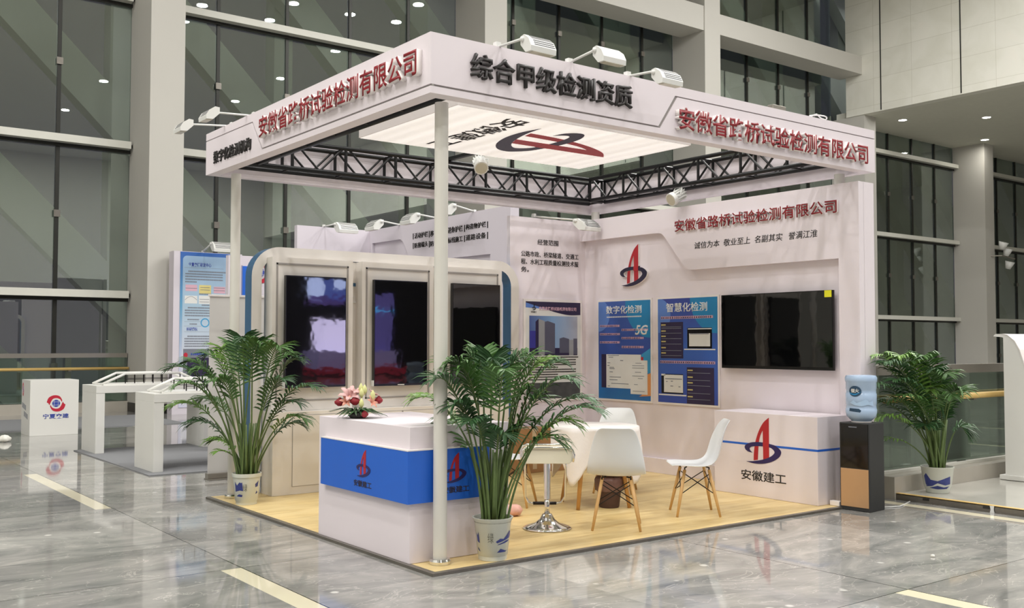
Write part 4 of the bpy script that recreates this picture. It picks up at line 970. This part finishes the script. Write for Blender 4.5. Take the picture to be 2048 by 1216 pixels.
def cloth():
    vs = []; fs = []; n = 144; rows = 12
    for j in range(rows+1):
        for k_ in range(n):
            a = 2*PI*k_/n; cor = abs(math.cos(2*(a-.35)))**4
            drop = .20+.30*cor+.008*abs(math.sin(a*26)); s = j/rows
            wave = (.012*math.sin(11*a)+.016*math.sin(7*a+1.)+.03*cor)*min(1, s*1.8)
            r = .408+wave-.006*s
            vs.append(TC+Vector((r*math.cos(a), r*math.sin(a), .7245-drop*s)))
    for j in range(rows):
        for k_ in range(n): fs.append((j*n+k_, (j+1)*n+k_, (j+1)*n+(k_+1) % n, j*n+(k_+1) % n))
    m = MB().add(vs, fs); m.add([vs[k_]-(vs[k_]-TC-Z*.7245)*.03+Z*.004 for k_ in range(n)]+[vs[k_] for k_ in range(n)], [tuple(range(n))]+[(k_, (k_+1) % n, n+(k_+1) % n, n+k_) [::-1] for k_ in range(n)])
    return m
at(TC+Z*.72)
tag(cloth().build('tablecloth', M_cloth, smooth=True, auto=1.0, solid=.002), 'white lace edged cloth draped over the round table', 'tablecloth')
# bin under the table
bc = Vector((2.72, 1.28, .02)); t = thing('waste_bin', 'brown waste bin with brown bag under the round table', 'waste bin', bc)
MB().lathe(bc, [(.086, 0), (.092, .01), (.118, .235), (.120, .24), (.112, .24), (.086, .02)], 32, cap=False).lathe(bc, [(0, .004), (.086, .004)], 32, cap=False).build('bucket', M_bin, t, smooth=True, auto=.7)
MB().lathe(bc, [(.121, .15), (.13, .18), (.128, .25), (.118, .275), (.104, .26), (.09, .10)], 40, wob=lambda a, j: .06*math.sin(9*a+j)+.04*math.sin(17*a), cap=False).build('bag_rim', M_bag, t, smooth=True)
# bar stool
S0 = Vector((1.60, .80, .02)); t = thing('bar_stool', 'chrome bar stool with cream seat left of the round table', 'stool', S0)
MB().lathe(S0, [(.195, 0), (.197, .008), (.17, .02), (.10, .042), (.06, .075), (.038, .115), (.03, .118)], 48).build('base', M_chrome, t, smooth=True)
MB().tube([S0+Z*.11, S0+Z*.24], .022, 20).build('piston', M_chrome, t, smooth=True)
MB().tube([S0+Z*.235, S0+Z*.53], .028, 20).lathe(S0, [(.03, .525), (.065, .545), (.065, .55)], 24).build('column', M_chrome, t, smooth=True, auto=.8)
sa, sb = rt2, fw2
mb = MB(); pr = [(-.19, .555), (-.185, .54), (-.17, .53), (.17, .53), (.185, .54), (.195, .555), (.20, .60), (.19, .63), (.165, .645), (-.165, .645), (-.19, .63), (-.2, .60)]
mb.prism(pr, (sa, Z, -sb), S0, -.13, .13); mb.build('seat', M_seatcream, t, bevel=.012)
mb = MB()
for s in (-.137, .137):
    mb.tube([S0+sb*s+sa*a+Z*b for a, b in ((-.205, .545), (-.212, .60), (-.195, .642), (-.165, .655), (.165, .655), (.195, .642), (.212, .60), (.2, .545))], .009, 8)
mb.build('seat_rail', M_chrome, t, smooth=True)
MB().tube([S0+sa*a+sb*b+Z*c for a, b, c in ((-.175, .04, .54), (-.178, .05, .50), (-.172, .10, .24), (-.15, .12, .19), (-.12, .125, .18), (.09, .125, .18), (.12, .12, .19), (.15, .10, .24), (.155, .05, .50), (.15, .04, .54))], .0085, 8).build('footrest', M_chrome, t, smooth=True)
MB().tube([S0+sb*.125+sa*-.11+Z*.18, S0+sb*.125+sa*.08+Z*.18], .013, 10).build('foot_grip', M_rod, t, smooth=True)
# cartons
def carton(x0, x1, y0, y1, z0, z1, lb, grp):
    t = thing('carton', lb, 'box', ((x0+x1)/2, (y0+y1)/2, z0), grp)
    MB().box(x0, x1, y0, y1, z0, z1).build('body', M_card, t, bevel=.003)
    MB().box((x0+x1)/2-.03, (x0+x1)/2+.03, y0-.001, y1, z1, z1+.001).box((x0+x1)/2-.03, (x0+x1)/2+.03, y0-.0015, y0, z1-.12, z1+.001).build('tape', M_tape, t)
carton(3.40, 3.97, 3.58, 3.92, .02, .18, 'brown carton at floor level against the back wall', 'cartons')
carton(3.41, 3.96, 3.59, 3.91, .182, .52, 'brown carton stacked on another behind the front palm', 'cartons')
carton(4.0, 4.46, 3.56, 3.92, .02, .50, 'brown carton behind the round table with a folded white cloth on top', 'cartons')
rnd = random.Random(8); at((4.2, 3.74, .502))
mb = MB()
for k_ in range(3): mb.box(4.02+.02*k_, 4.46-.015*k_, 3.60, 3.88-.01*k_, .5025+.022*k_, .522+.022*k_)
tag(mb.build('folded_cloth', M_cloth, bevel=.009), 'folded white cloth bundle behind the round table', 'cloth')
at((1.75, 1.46, .02)); mb = MB(); rnd = random.Random(3); p = px(1027, 1024, 'z', .05)
at((p.x, p.y, .02)); tag(MB().lathe((p.x, p.y, .02), [(.03, 0), (.065, .015), (.075, .05), (.05, .09), (.0, .085)], 18, wob=lambda a, j: .18*math.sin(5*a+j*2)).build('tissue_bundle', M_pinkp, smooth=True), 'small crumpled pink tissue bundle behind the front palm pot', 'tissue')
# water dispenser
A = Vector((4.436, -.27, 0)); ca = Vector((-.08, .9968, 0)); cb = Vector((.9968, .08, 0)); dw, dd, dh = .295, .26, .79
t = thing('water_dispenser', 'black water dispenser with copper lower door at the right end of the stand', 'water dispenser', A)
MB().obox(A, ca*dw, cb*dd, Z*dh).build('cabinet', M_disp, t, bevel=.006)
MB().obox(A-cb*.006+ca*.012+Z*.385, ca*(dw-.024), cb*.006, Z*.395).build('upper_panel', M_dispgloss, t, bevel=.002)
MB().obox(A-cb*.006+ca*.012+Z*.035, ca*(dw-.024), cb*.006, Z*.342).build('lower_door', M_copper, t, bevel=.002)
MB().obox(A-cb*.007+ca*.12+Z*.748, ca*.08, cb*.001, Z*.008).build('name_mark', M_printgrey, t)
bc = A+ca*dw*.5+cb*dd*.5+Z*dh; t = thing('water_bottle', 'large pale blue water bottle upside down on the dispenser', 'water bottle', bc)
bp = [(.05, .0), (.085, .006), (.09, .02), (.10, .025), (.128, .055), (.137, .09), (.137, .12), (.133, .125), (.131, .16), (.135, .165), (.135, .26), (.131, .265), (.131, .30), (.135, .305), (.135, .365), (.139, .37), (.141, .385), (.141, .405), (.13, .425), (.10, .43), (.0, .43)]
MB().lathe(bc, bp, 48, cap=False).build('bottle_body', M_bottle, t, smooth=True, auto=.9)
MB().lathe(bc, [(.088, -.0), (.09, .012), (.06, .014)], 32).build('collar', M_letterwhite, t)
av = math.atan2(CAM.y-bc.y, CAM.x-bc.x)
def onb(u, v, d): a = av+u/.137; r = .1375+d; return Vector((bc.x+r*math.cos(a), bc.y+r*math.sin(a), bc.z+v))
def patch(name, poly, m, d):
    bm = bmesh.new(); f = bm.faces.new([bm.verts.new((u, v, 0)) for u, v in poly]); bm.normal_update(); bmesh.ops.triangulate(bm, faces=[f]); bmesh.ops.subdivide_edges(bm, edges=bm.edges, cuts=3, use_grid_fill=True)
    bm.verts.index_update(); mb = MB().add([onb(v.co.x, v.co.y, d) for v in bm.verts], [[v.index for v in f.verts] for f in bm.faces]); bm.free(); return mb.build(name, m, t)
el = lambda cx, cy, a, b: [(cx+a*math.cos(i*PI/14), cy+b*math.sin(i*PI/14)) for i in range(28)]
patch('label', el(-.055, .285, .058, .048), M_bottlelabel, .0005)
patch('label_stripe', smooth_line([[(-.11, .275), (-.06, .262), (0, .28)], [(0, .28), (-.05, .25), (-.1, .258)], [(-.1, .258), (-.11, .275)]]), M_pteal, .001)
patch('label', [(-.115, .105), (-.01, .095), (.0, .112), (-.02, .128), (-.11, .132)], M_bottlelabel, .0005)
patch('label_picture', [(-.11, .18), (-.07, .205), (-.04, .18), (.0, .195), (.04, .215), (.07, .19), (.11, .2), (.12, .15), (.06, .165), (0, .15), (-.06, .16)], mat('label_pale_blue', (170, 196, 224), .3), .0004)
text('恒大', 'label_lettering', FRONT, (0, 0, 0), .075, .036, 0, 0, [M_pale], t, bold=.03, mapf=lambda u, v, d: onb(u, v, .0013), off=(-.093, .272))
# power socket and cable
p = px(1673, 1011, 'z', .02); at((p.x, p.y, .02))
tag(MB().obox((p.x-.03, p.y-.05, .0205), (.05, 0, 0), (0, .10, 0), (0, 0, .045)).build('power_adapter', M_letterwhite, bevel=.004), 'small white power box on the platform edge beside the dispenser', 'power box')
p = px(1790, 1018, 'z', .005); at((p.x, p.y, 0))
tag(MB().tube([(4.72, -.16, .006), (4.95, -.24, .006), (5.10, -.20, .006), (5.28, -.14, .006)], .006, 8).build('cable', M_pale, smooth=True), 'white cable on the marble floor behind the dispenser', 'cable')
# ================================================================== right: neighbouring platform and lectern
t = thing('platform', 'low platform with yellow edge strip and metal side at the right', 'platform', (5.32, -4, 0))
MB().box(5.35, 9.5, -4.2, .028, 0, .06).build('deck', mat('platform_marble_laminate', (178, 176, 168), .12, var=.12, scale=2), t)
MB().box(5.322, 5.35, -4.2, .028, 0, .052).build('side_rail', M_trim, t)
MB().box(5.32, 5.375, -4.2, .028, .0601, .064).build('edge_strip', M_handwood, t)
for y in (-.28, -.86, -1.30, -1.95): MB().box(5.316, 5.322, y-.03, y+.03, .028, .05).build('clip', M_dark, t)
p = px(1984, 1038, 'x', 5.31); at((5.31, p.y, 0))
tag(MB().prism(smooth_line([[(-.02, .0), (-.012, .03), (-.02, .06)], [(-.02, .06), (.02, .062)], [(.02, .062), (.016, .03), (.022, 0)], [(.022, 0), (-.02, 0)]]), SIDE, (5.315, p.y, 0), 0, .004).build('tape_scrap', M_pale), 'scrap of clear tape hanging off the right platform edge', 'tape')
t = thing('lectern', 'white lectern with curved front and overhanging lip at the right edge of the photo', 'lectern', (7.15, -.1, .06))
fz = .064
cv = [(-.015, 1.585), (-.01, 1.60), (.01, 1.612), (.08, 1.611), (.135, 1.598), (.213, 1.535), (.265, 1.44), (.303, 1.32), (.334, 1.205), (.365, 1.05), (.39, .85), (.405, .6), (.41, fz+.05)]
lip = [(.09, fz+.05), (.09, 1.572), (.07, 1.578)]
MB().prism([(a+.0, b) for a, b in lip+cv], SIDE, (7.15, -.03, 0), -.72, 0).build('body', M_white, t)
MB().prism([(.08, 1.6125), (.13, 1.60), (.205, 1.54), (.258, 1.442), (.296, 1.32), (.327, 1.205), (.358, 1.05), (.383, .85), (.398, .6), (.403, fz+.05), (.412, fz+.05), (.407, .6), (.392, .85), (.367, 1.05), (.336, 1.205), (.305, 1.32), (.267, 1.445), (.215, 1.54), (.137, 1.605)], SIDE, (7.15, -.03, 0), -.72, .006).build('front_face', M_letterwhite, t)
MB().box(7.11, 7.95, -.52, -.075, fz, fz+.05).build('plinth', M_white, t, bevel=.004)
# ================================================================== left: neighbouring research stand
t = thing('emblem_cube', 'white box plinth with red and blue emblem at the far left on the marble floor', 'plinth', (.06, 12.09, 0))
MB().box(.06, .80, 12.09, 12.72, 0, .90).build('body', M_white, t, bevel=.003)
def emblem(fr, o, w, h, parent, m=(M_logoRb, M_logoBb), d=.002):
    o = Vector(o); mb = MB()
    def band(flip):
        a = smooth_line([[(.02, .58), (.12, .86), (.38, 1.0), (.66, .94), (.80, .70), (.78, .58)], [(.78, .58), (.70, .74), (.52, .82), (.34, .78), (.24, .62)], [(.24, .62), (.16, .40)], [(.16, .40), (.10, .52)], [(.10, .52), (.02, .58)]])
        return [((1-x)*w, (1-y)*h) if flip else (x*w, y*h) for x, y in a]
    mb.prism(band(False), fr, o, 0, d).prism(band(True), fr, o, 0, d)
    mb.build('emblem_band', m[0], parent)
    mb = MB().prism([(w*.5+w*.2*math.cos(i*PI/16), h*.5+h*.22*math.sin(i*PI/16)) for i in range(32)], fr, o, 0, d)
    mb.build('emblem_globe', m[1], parent)
    mb = MB()
    for k_ in (-.5, .5): mb.rect(fr, o, w*.31, h*(.5+.2*k_)-.002, w*.69, h*(.5+.2*k_)+.002, d, d+.001).rect(fr, o, w*(.5+.2*k_)-.002, h*.3, w*(.5+.2*k_)+.002, h*.7, d, d+.001)
    mb.build('emblem_lines', M_pale, parent)
emblem(FRONT, (.304, 12.09, .385), .30, .267, t)
text('宁夏交建', 'lettering', FRONT, (.256, 12.09, .272), .395, .08, 0, .002, [M_logoBb], t, bold=.02)
emblem(SIDE, (.06, 12.66, .63), .10, .22, t)
mb = MB()
for i, (a, b, n_) in enumerate(((12.66, .44, 4), (12.52, .30, 4))):
    for k_ in range(n_): bars(mb, SIDE, Vector((.06, a-k_*.075, b-k_*.012)), 0, 0, .05, .085, .0, 0, i*9+k_)
mb.build('slogan_strokes', M_printgrey, t)
def display_table(x0, y0, w_, d_, h_, lb):
    t = thing('display_table', lb, 'table', (x0, y0, .012), 'white display tables')
    MB().box(x0, x0+w_, y0, y0+d_, h_-.1, h_).build('top', M_white, t, bevel=.003)
    for x in (x0, x0+w_-.115): MB().box(x, x+.115, y0+.004, y0+d_-.004, .0125, h_-.1).build('leg_panel', M_white, t, bevel=.002)
    t2 = thing('bridge_model', 'white bridge model with railings standing on the '+('back' if y0 > 8 else 'front')+' display table', 'model', (x0+.1, y0+.1, h_), 'bridge models')
    for j, yy in enumerate((y0+.14, y0+d_-.14)):
        for a, b in (((x0+.10, h_+.012), (x0+.42, h_+.155)), ((x0+.42, h_+.155), (x0+w_-.42, h_+.155)), ((x0+w_-.42, h_+.155), (x0+w_-.1, h_+.012))):
            MB().tube([(a[0], yy, a[1]), (b[0], yy, b[1])], .017, 8).build('rail', M_white, t2, smooth=True)
        for k_ in range(7):
            x = x0+.42+k_*(w_-.84)/6; MB().tube([(x, yy, h_+.02), (x, yy, h_+.145)], .007, 6).build('post', M_rod, t2)
        MB().tube([(x0+.42, yy, h_+.075), (x0+w_-.42, yy, h_+.075)], .004, 6).build('wire', M_rod, t2)
    MB().box(x0+.12, x0+w_-.12, y0+.1, y0+d_-.1, h_, h_+.018).build('deck', M_white, t2, bevel=.003)
display_table(.19, 6.25, 1.6, .72, .915, 'white display table nearest the roll up banner')
display_table(.19, 8.70, 1.6, .72, .925, 'white display table farther back beside the emblem plinth')
# roll up banner seen from behind
t = thing('rollup_banner', 'blank back of a white roll up banner behind the left palm', 'banner', (.5, 5.36, 0))
MB().box(.49, 1.30, 5.27, 5.45, .0, .012).box(.49, 1.30, 5.32, 5.41, .012, .07).build('base_case', M_steel, t, bevel=.004)
MB().box(.50, 1.29, 5.362, 5.364, .07, 2.03).build('sheet', M_whiteplain, t)
MB().box(.485, 1.305, 5.352, 5.374, 2.02, 2.045).build('top_bar', M_letterwhite, t, bevel=.003)
MB().tube([(.9, 5.40, .07), (.9, 5.375, 2.02)], .009, 8).build('support_rod', M_steel, t, smooth=True)
# research poster wall
NY = 9.4; PY = 15.7
pa, pb, pc = px(361, 503, 'y', PY), px(458.5, 820, 'y', PY), px(348, 503, 'y', PY); W, H = pb.x-pa.x, pa.z-.14; sf = W/.755
t = thing('partition', 'white partition carrying the tall blue research poster, standing before the first column', 'partition', (pc.x, PY, 0))
MB().box(pc.x, pb.x+.25, PY, PY+.3, 0, pa.z+.01).build('panel', M_panel2, t)
LB = grad_mat('poster_light_gradient', 'Z', .9, 3.7, (216, 216, 228), (168, 194, 214), (142, 172, 208), .1)
DB = grad_mat('poster_frame_gradient', 'Z', .9, 3.7, (206, 206, 226), (96, 158, 196), (32, 76, 170), .05)
o = Vector((pa.x, PY, .14))
t = thing('poster', 'tall light blue research poster on the left partition, partly behind the roll up banner', 'poster', o)
MB().rect(FRONT, o, 0, 0, W, H, 0, .012).build('board', DB, t)
def rr(x0, y0, x1, y1, r):
    p = []
    for cx_, cy_, a0 in ((x1-r, y0+r, -PI/2), (x1-r, y1-r, 0), (x0+r, y1-r, PI/2), (x0+r, y0+r, PI)):
        p += [(cx_+r*math.cos(a0+k_*PI/12), cy_+r*math.sin(a0+k_*PI/12)) for k_ in range(7)]
    return p
MB().prism(rr(.035*sf, .04, W-.035*sf, H-.055*sf, .06*sf), FRONT, o, .012, .0135).build('print', LB, t)
U = lambda a: (a-100)/475*W; V = lambda b: H-(b-62)/1216*250/FPX*(px(400, 600, 'y', PY)-CAM).dot(FW)
d0 = .0138
text('宁夏交建研发中心', 'heading', FRONT, o+Vector((U(175), 0, V(202))), U(385)-U(175), .06*sf, d0, d0+.001, [M_logoBb], t, bold=.025)
text('科研团队', 'heading', FRONT, o+Vector((U(163), 0, V(826))), U(265)-U(163), .052*sf, d0, d0+.001, [M_logoBb], t, bold=.025)
mb = MB()
for i, b in enumerate((255, 280, 305, 332, 357, 608, 634, 658, 684, 884, 908, 932, 956, 980)):
    bars(mb, FRONT, o, U(145 if i not in (0, 5, 9) else 172), V(b), (U(522)-U(145))*(.28 if i == 4 else .93), .02*sf, d0, 0, i)
    if True: mb.build('paragraph', M_printgrey, t); mb = MB()
for a, b, l in ((170, 722, .17), (190, 765, .11), (275, 472, .18), (300, 580, .14)): bars(mb, FRONT, o, U(a), V(b), l*sf, .018*sf, d0, 0, b); mb.build('caption', M_printgrey, t); mb = MB()
mb.rect(FRONT, o, U(135), V(214), U(500), V(212), d0, d0+.0006).rect(FRONT, o, U(140), V(834), U(500), V(832), d0, d0+.0006).rect(FRONT, o, U(140), V(737), U(290), V(735), d0, d0+.0006).rect(FRONT, o, U(140), V(780), U(300), V(778), d0, d0+.0006)
mb.build('rule_lines', M_printgrey, t)
for i, (a, b, c, e, m_) in enumerate(((148, 440, 256, 378, M_printpink), (274, 460, 385, 378, M_printyel), (410, 455, 520, 390, M_printpink), (142, 560, 258, 485, M_pale), (272, 562, 390, 482, M_pale))):
    MB().rect(FRONT, o, U(a), V(b), U(c), V(e), d0, d0+.0006).build('diagram', m_, t)
mb = MB()
for a, b, c in ((150, 415, 255), (285, 428, 375), (285, 405, 372), (410, 405, 515), (410, 430, 515), (280, 520, 370), (280, 545, 370)): bars(mb, FRONT, o, U(a), V(b), U(c)-U(a), .008*sf, d0+.001, 0, b)
mb.tube([o+Vector((U(145)+(U(255)-U(145))*i/8, -d0-.001, V(525)+.05*sf*math.sin(PI*i/8))) for i in range(9)], .004, 5)
mb.build('diagram_lines', M_printgrey, t)
cx_, cz_ = U(333), V(745); ring = [(cx_+.066*sf*math.cos(i*PI/20), cz_+.066*sf*math.sin(i*PI/20)) for i in range(41)]+[(cx_+.05*sf*math.cos(-i*PI/20), cz_+.05*sf*math.sin(-i*PI/20)) for i in range(41)]
mb = MB()
for i in range(40): mb.prism([ring[i], ring[i+1], ring[80-i], ring[81-i]], FRONT, o, d0, d0+.001)
mb.build('ring_mark', M_cyan, t)
MB().rect(FRONT, o, U(135), V(1380), U(500), V(998), d0, d0+.0006).build('photo', M_printgrey, t)
mb = MB().rect(FRONT, o, U(172), V(1380), U(500), V(1085), d0+.0006, d0+.0012)
mb.build('photo_group', M_printdark, t)
MB().prism([(U(158)+.03*sf*math.cos(i*PI/12), V(1058)+.035*sf*math.sin(i*PI/12)) for i in range(24)], FRONT, o, d0+.0006, d0+.0014).build('emblem', M_logoRb, t)
mb = MB(); bars(mb, FRONT, o, U(205), V(1060), .3*sf, .03*sf, d0+.001, 0, 77); mb.build('small_text', M_logoBb, t)
# board with blue band behind the arch
t = thing('partition', 'white partition with red emblem and blue band seen between the arch leg and the screens', 'partition', (1.72, 8.0, 0))
MB().box(1.74, 2.75, 8.0, 8.1, 0, 2.735).build('panel', M_panel2, t)
MB().box(1.93, 2.70, 7.994, 8.0, 1.72, 2.06).box(1.93, 2.05, 7.994, 8.0, 2.06, 2.59).build('blue_band', M_blue, t)
MB().box(1.932, 1.938, 7.99, 8.0, .4, 2.6).build('edge_line', M_groove, t)
emblem(FRONT, (2.07, 7.995, 2.36), .28, .30, t)
# lilac neighbour walls
t = thing('partition', 'tall lilac back partition of the neighbouring stand behind the arch', 'partition', (3.42, NY, 0))
MB().box(3.42, 4.75, NY, NY+.1, 0, 3.41).build('panel', M_panel2, t)
t = thing('partition', 'tall lilac side partition with two lines of road product names', 'partition', (4.75, 5.45, 0))
MB().box(4.79, 4.89, 5.45, NY+.1, 0, 3.41).build('panel', M_panel2, t)
pl = [(5.45, 0), (5.92, 0), (5.92, 2.768), (6.8, 2.775)]+smooth_line([[(7.95, 2.775), (8.08, 2.80), (8.15, 2.92)], [(8.15, 2.92), (8.30, 3.12), (8.40, 3.18)], [(8.40, 3.18), (9.3, 3.186)]])+[(9.3, 3.186), (9.3, 2.4), (9.4, 2.4), (9.4, 3.41), (5.45, 3.41)]
MB().prism([(-a, b) for a, b in pl], SIDE, (4.79, 0, 0), 0, .05).build('frame_panel', M_panel2, t)
nx = 4.74
def nrow(rows):
    for s, a, b, yt, yb in rows:
        pa, pb = px(a, yt, 'x', nx), px(b, yt, 'x', nx); pc = px(a, yb, 'x', nx)
        if s == '|': MB().rect(SIDE, (nx, pa.y, pc.z), 0, 0, .022, pa.z-pc.z, 0, .004).build('divider', M_ink, t)
        else: text(s, 'lettering', SIDE, (nx, pa.y, pc.z), pa.y-pb.y, pa.z-pc.z, 0, .008, [M_ink], t, bold=.0)
nrow([('|', 826, 0, 467, 479), ('活动护栏', 829.5, 856, 466.5, 477.5), ('|', 858, 0, 462, 475), ('移', 861, 868, 462, 473.5), ('|', 893, 0, 456, 469), ('迷你护栏', 896, 925.5, 455, 467), ('|', 928.5, 0, 450, 464), ('构造物护栏', 932, 972, 449, 460), ('|', 974.5, 0, 443, 456),
      ('|', 826, 0, 486, 498), ('防撞端头', 829.5, 856, 486, 496.5), ('|', 858, 0, 482, 495), ('防', 861, 868, 482.5, 493), ('|', 893, 0, 476, 490), ('标线施工', 896, 925.5, 475.5, 487), ('|', 928.5, 0, 471, 484), ('道路设备', 932, 972, 470, 481.5), ('|', 974.5, 0, 464, 478)])
GN = 'arm spotlights of the neighbouring stand'
for i, (a, b, yy) in enumerate(((760, 449, 8.45), (833, 436, 7.35), (905, 418, 6.37))):
    p = px(a, b, 'x', 4.38); arm_lamp((4.76, p.y, 3.41), (4.40, p.y, p.z+.06), Y, 'white spotlight over the lilac side partition, '+['leftmost', 'middle', 'rightmost, beside the front pole'][i], GN, ln=.3, s=1.2)
arm_lamp((3.9, NY+.02, 3.42), (3.92, NY-.38, 3.43), X, 'white spotlight over the lilac back partition', GN, ln=.34, s=1.2)
p = px(424, 492, 'y', PY-.5); arm_lamp((p.x, PY+.05, pa.z+.02), (p.x, PY-.5, p.z+.06), X, 'white spotlight over the tall blue research poster', GN, ln=.45, s=1.5)
arm_lamp((2.5, 8.02, 2.75), (2.45, 7.66, 2.76), X, 'white spotlight over the partition behind the arch leg', GN, ln=.3, s=1.2)
# litter
p = px(9, 884, 'z', 0); at((p.x, p.y, 0))
tag(MB().lathe((p.x, p.y, .0), [(.03, 0), (.075, .02), (.08, .06), (.04, .10), (0, .11)], 16, wob=lambda a, j: .25*math.sin(4*a+j)).build('crumpled_bag', M_paper, smooth=True), 'crumpled white bag on the marble floor at the left edge', 'bag')
p = px(1866, 1112, 'z', 0.008); at((p.x, p.y, 0))
tag(MB().lathe((p.x, p.y, .0), [(.008, 0), (.014, .006), (.012, .016), (0, .02)], 12, wob=lambda a, j: .2*math.sin(3*a+j)).build('paper_pellet', M_paper, smooth=True), 'tiny white paper pellet on the marble floor at right', 'litter')
# ================================================================== lit stage at the far end of the hall (seen only in the dark screens)
def glow_mat(name, rgb, s): return mat(name, rgb, .4, emit=rgb, es=s, var=.02)
t = thing('event_stage', 'lit stage with pale screens and red carpet far behind the viewer', 'stage', (19.4, -29.5, 0))
MB().box(17.4, 21.7, -31, -28.6, .12, .42).build('red_riser', mat('stage_red', (190, 50, 70), .7, emit=(200, 70, 90), es=.9), t)  # carpet riser glows by itself: stage light put into its material
MB().box(17.4, 21.7, -31, -29.6, .42, 1.1).build('step', glow_mat('stage_lavender', (150, 140, 190), 2.2), t)  # plain step, no screen: its glow stands in for stage light
MB().box(17.9, 19.3, -31, -30, 1.1, 2.6).build('led_screen', glow_mat('stage_led', (222, 212, 255), 9), t)
MB().box(17.45, 17.95, -31, -30.2, 3.75, 4.6).box(18.55, 19.3, -31, -30.2, 4.05, 4.6).build('led_header', glow_mat('stage_header', (190, 205, 255), 8), t)
MB().box(17.95, 18.55, -31, -30.2, 3.75, 4.6).box(18.55, 19.3, -31, -30.2, 3.75, 4.05).build('led_header', glow_mat('stage_header_blue', (110, 130, 230), 3), t)
MB().box(17.45, 19.3, -31.1, -30.4, 3.4, 3.75).build('header_trim', glow_mat('stage_header_trim', (120, 100, 170), 2), t)
MB().box(20.4, 21.6, -31, -30, 1.1, 3.9).build('side_screen', glow_mat('stage_side', (120, 110, 190), 2.5), t)
MB().box(20.4, 21.6, -29.99, -29.98, 3.1, 3.16).build('cyan_line', glow_mat('stage_cyan', (80, 190, 255), 8), t)
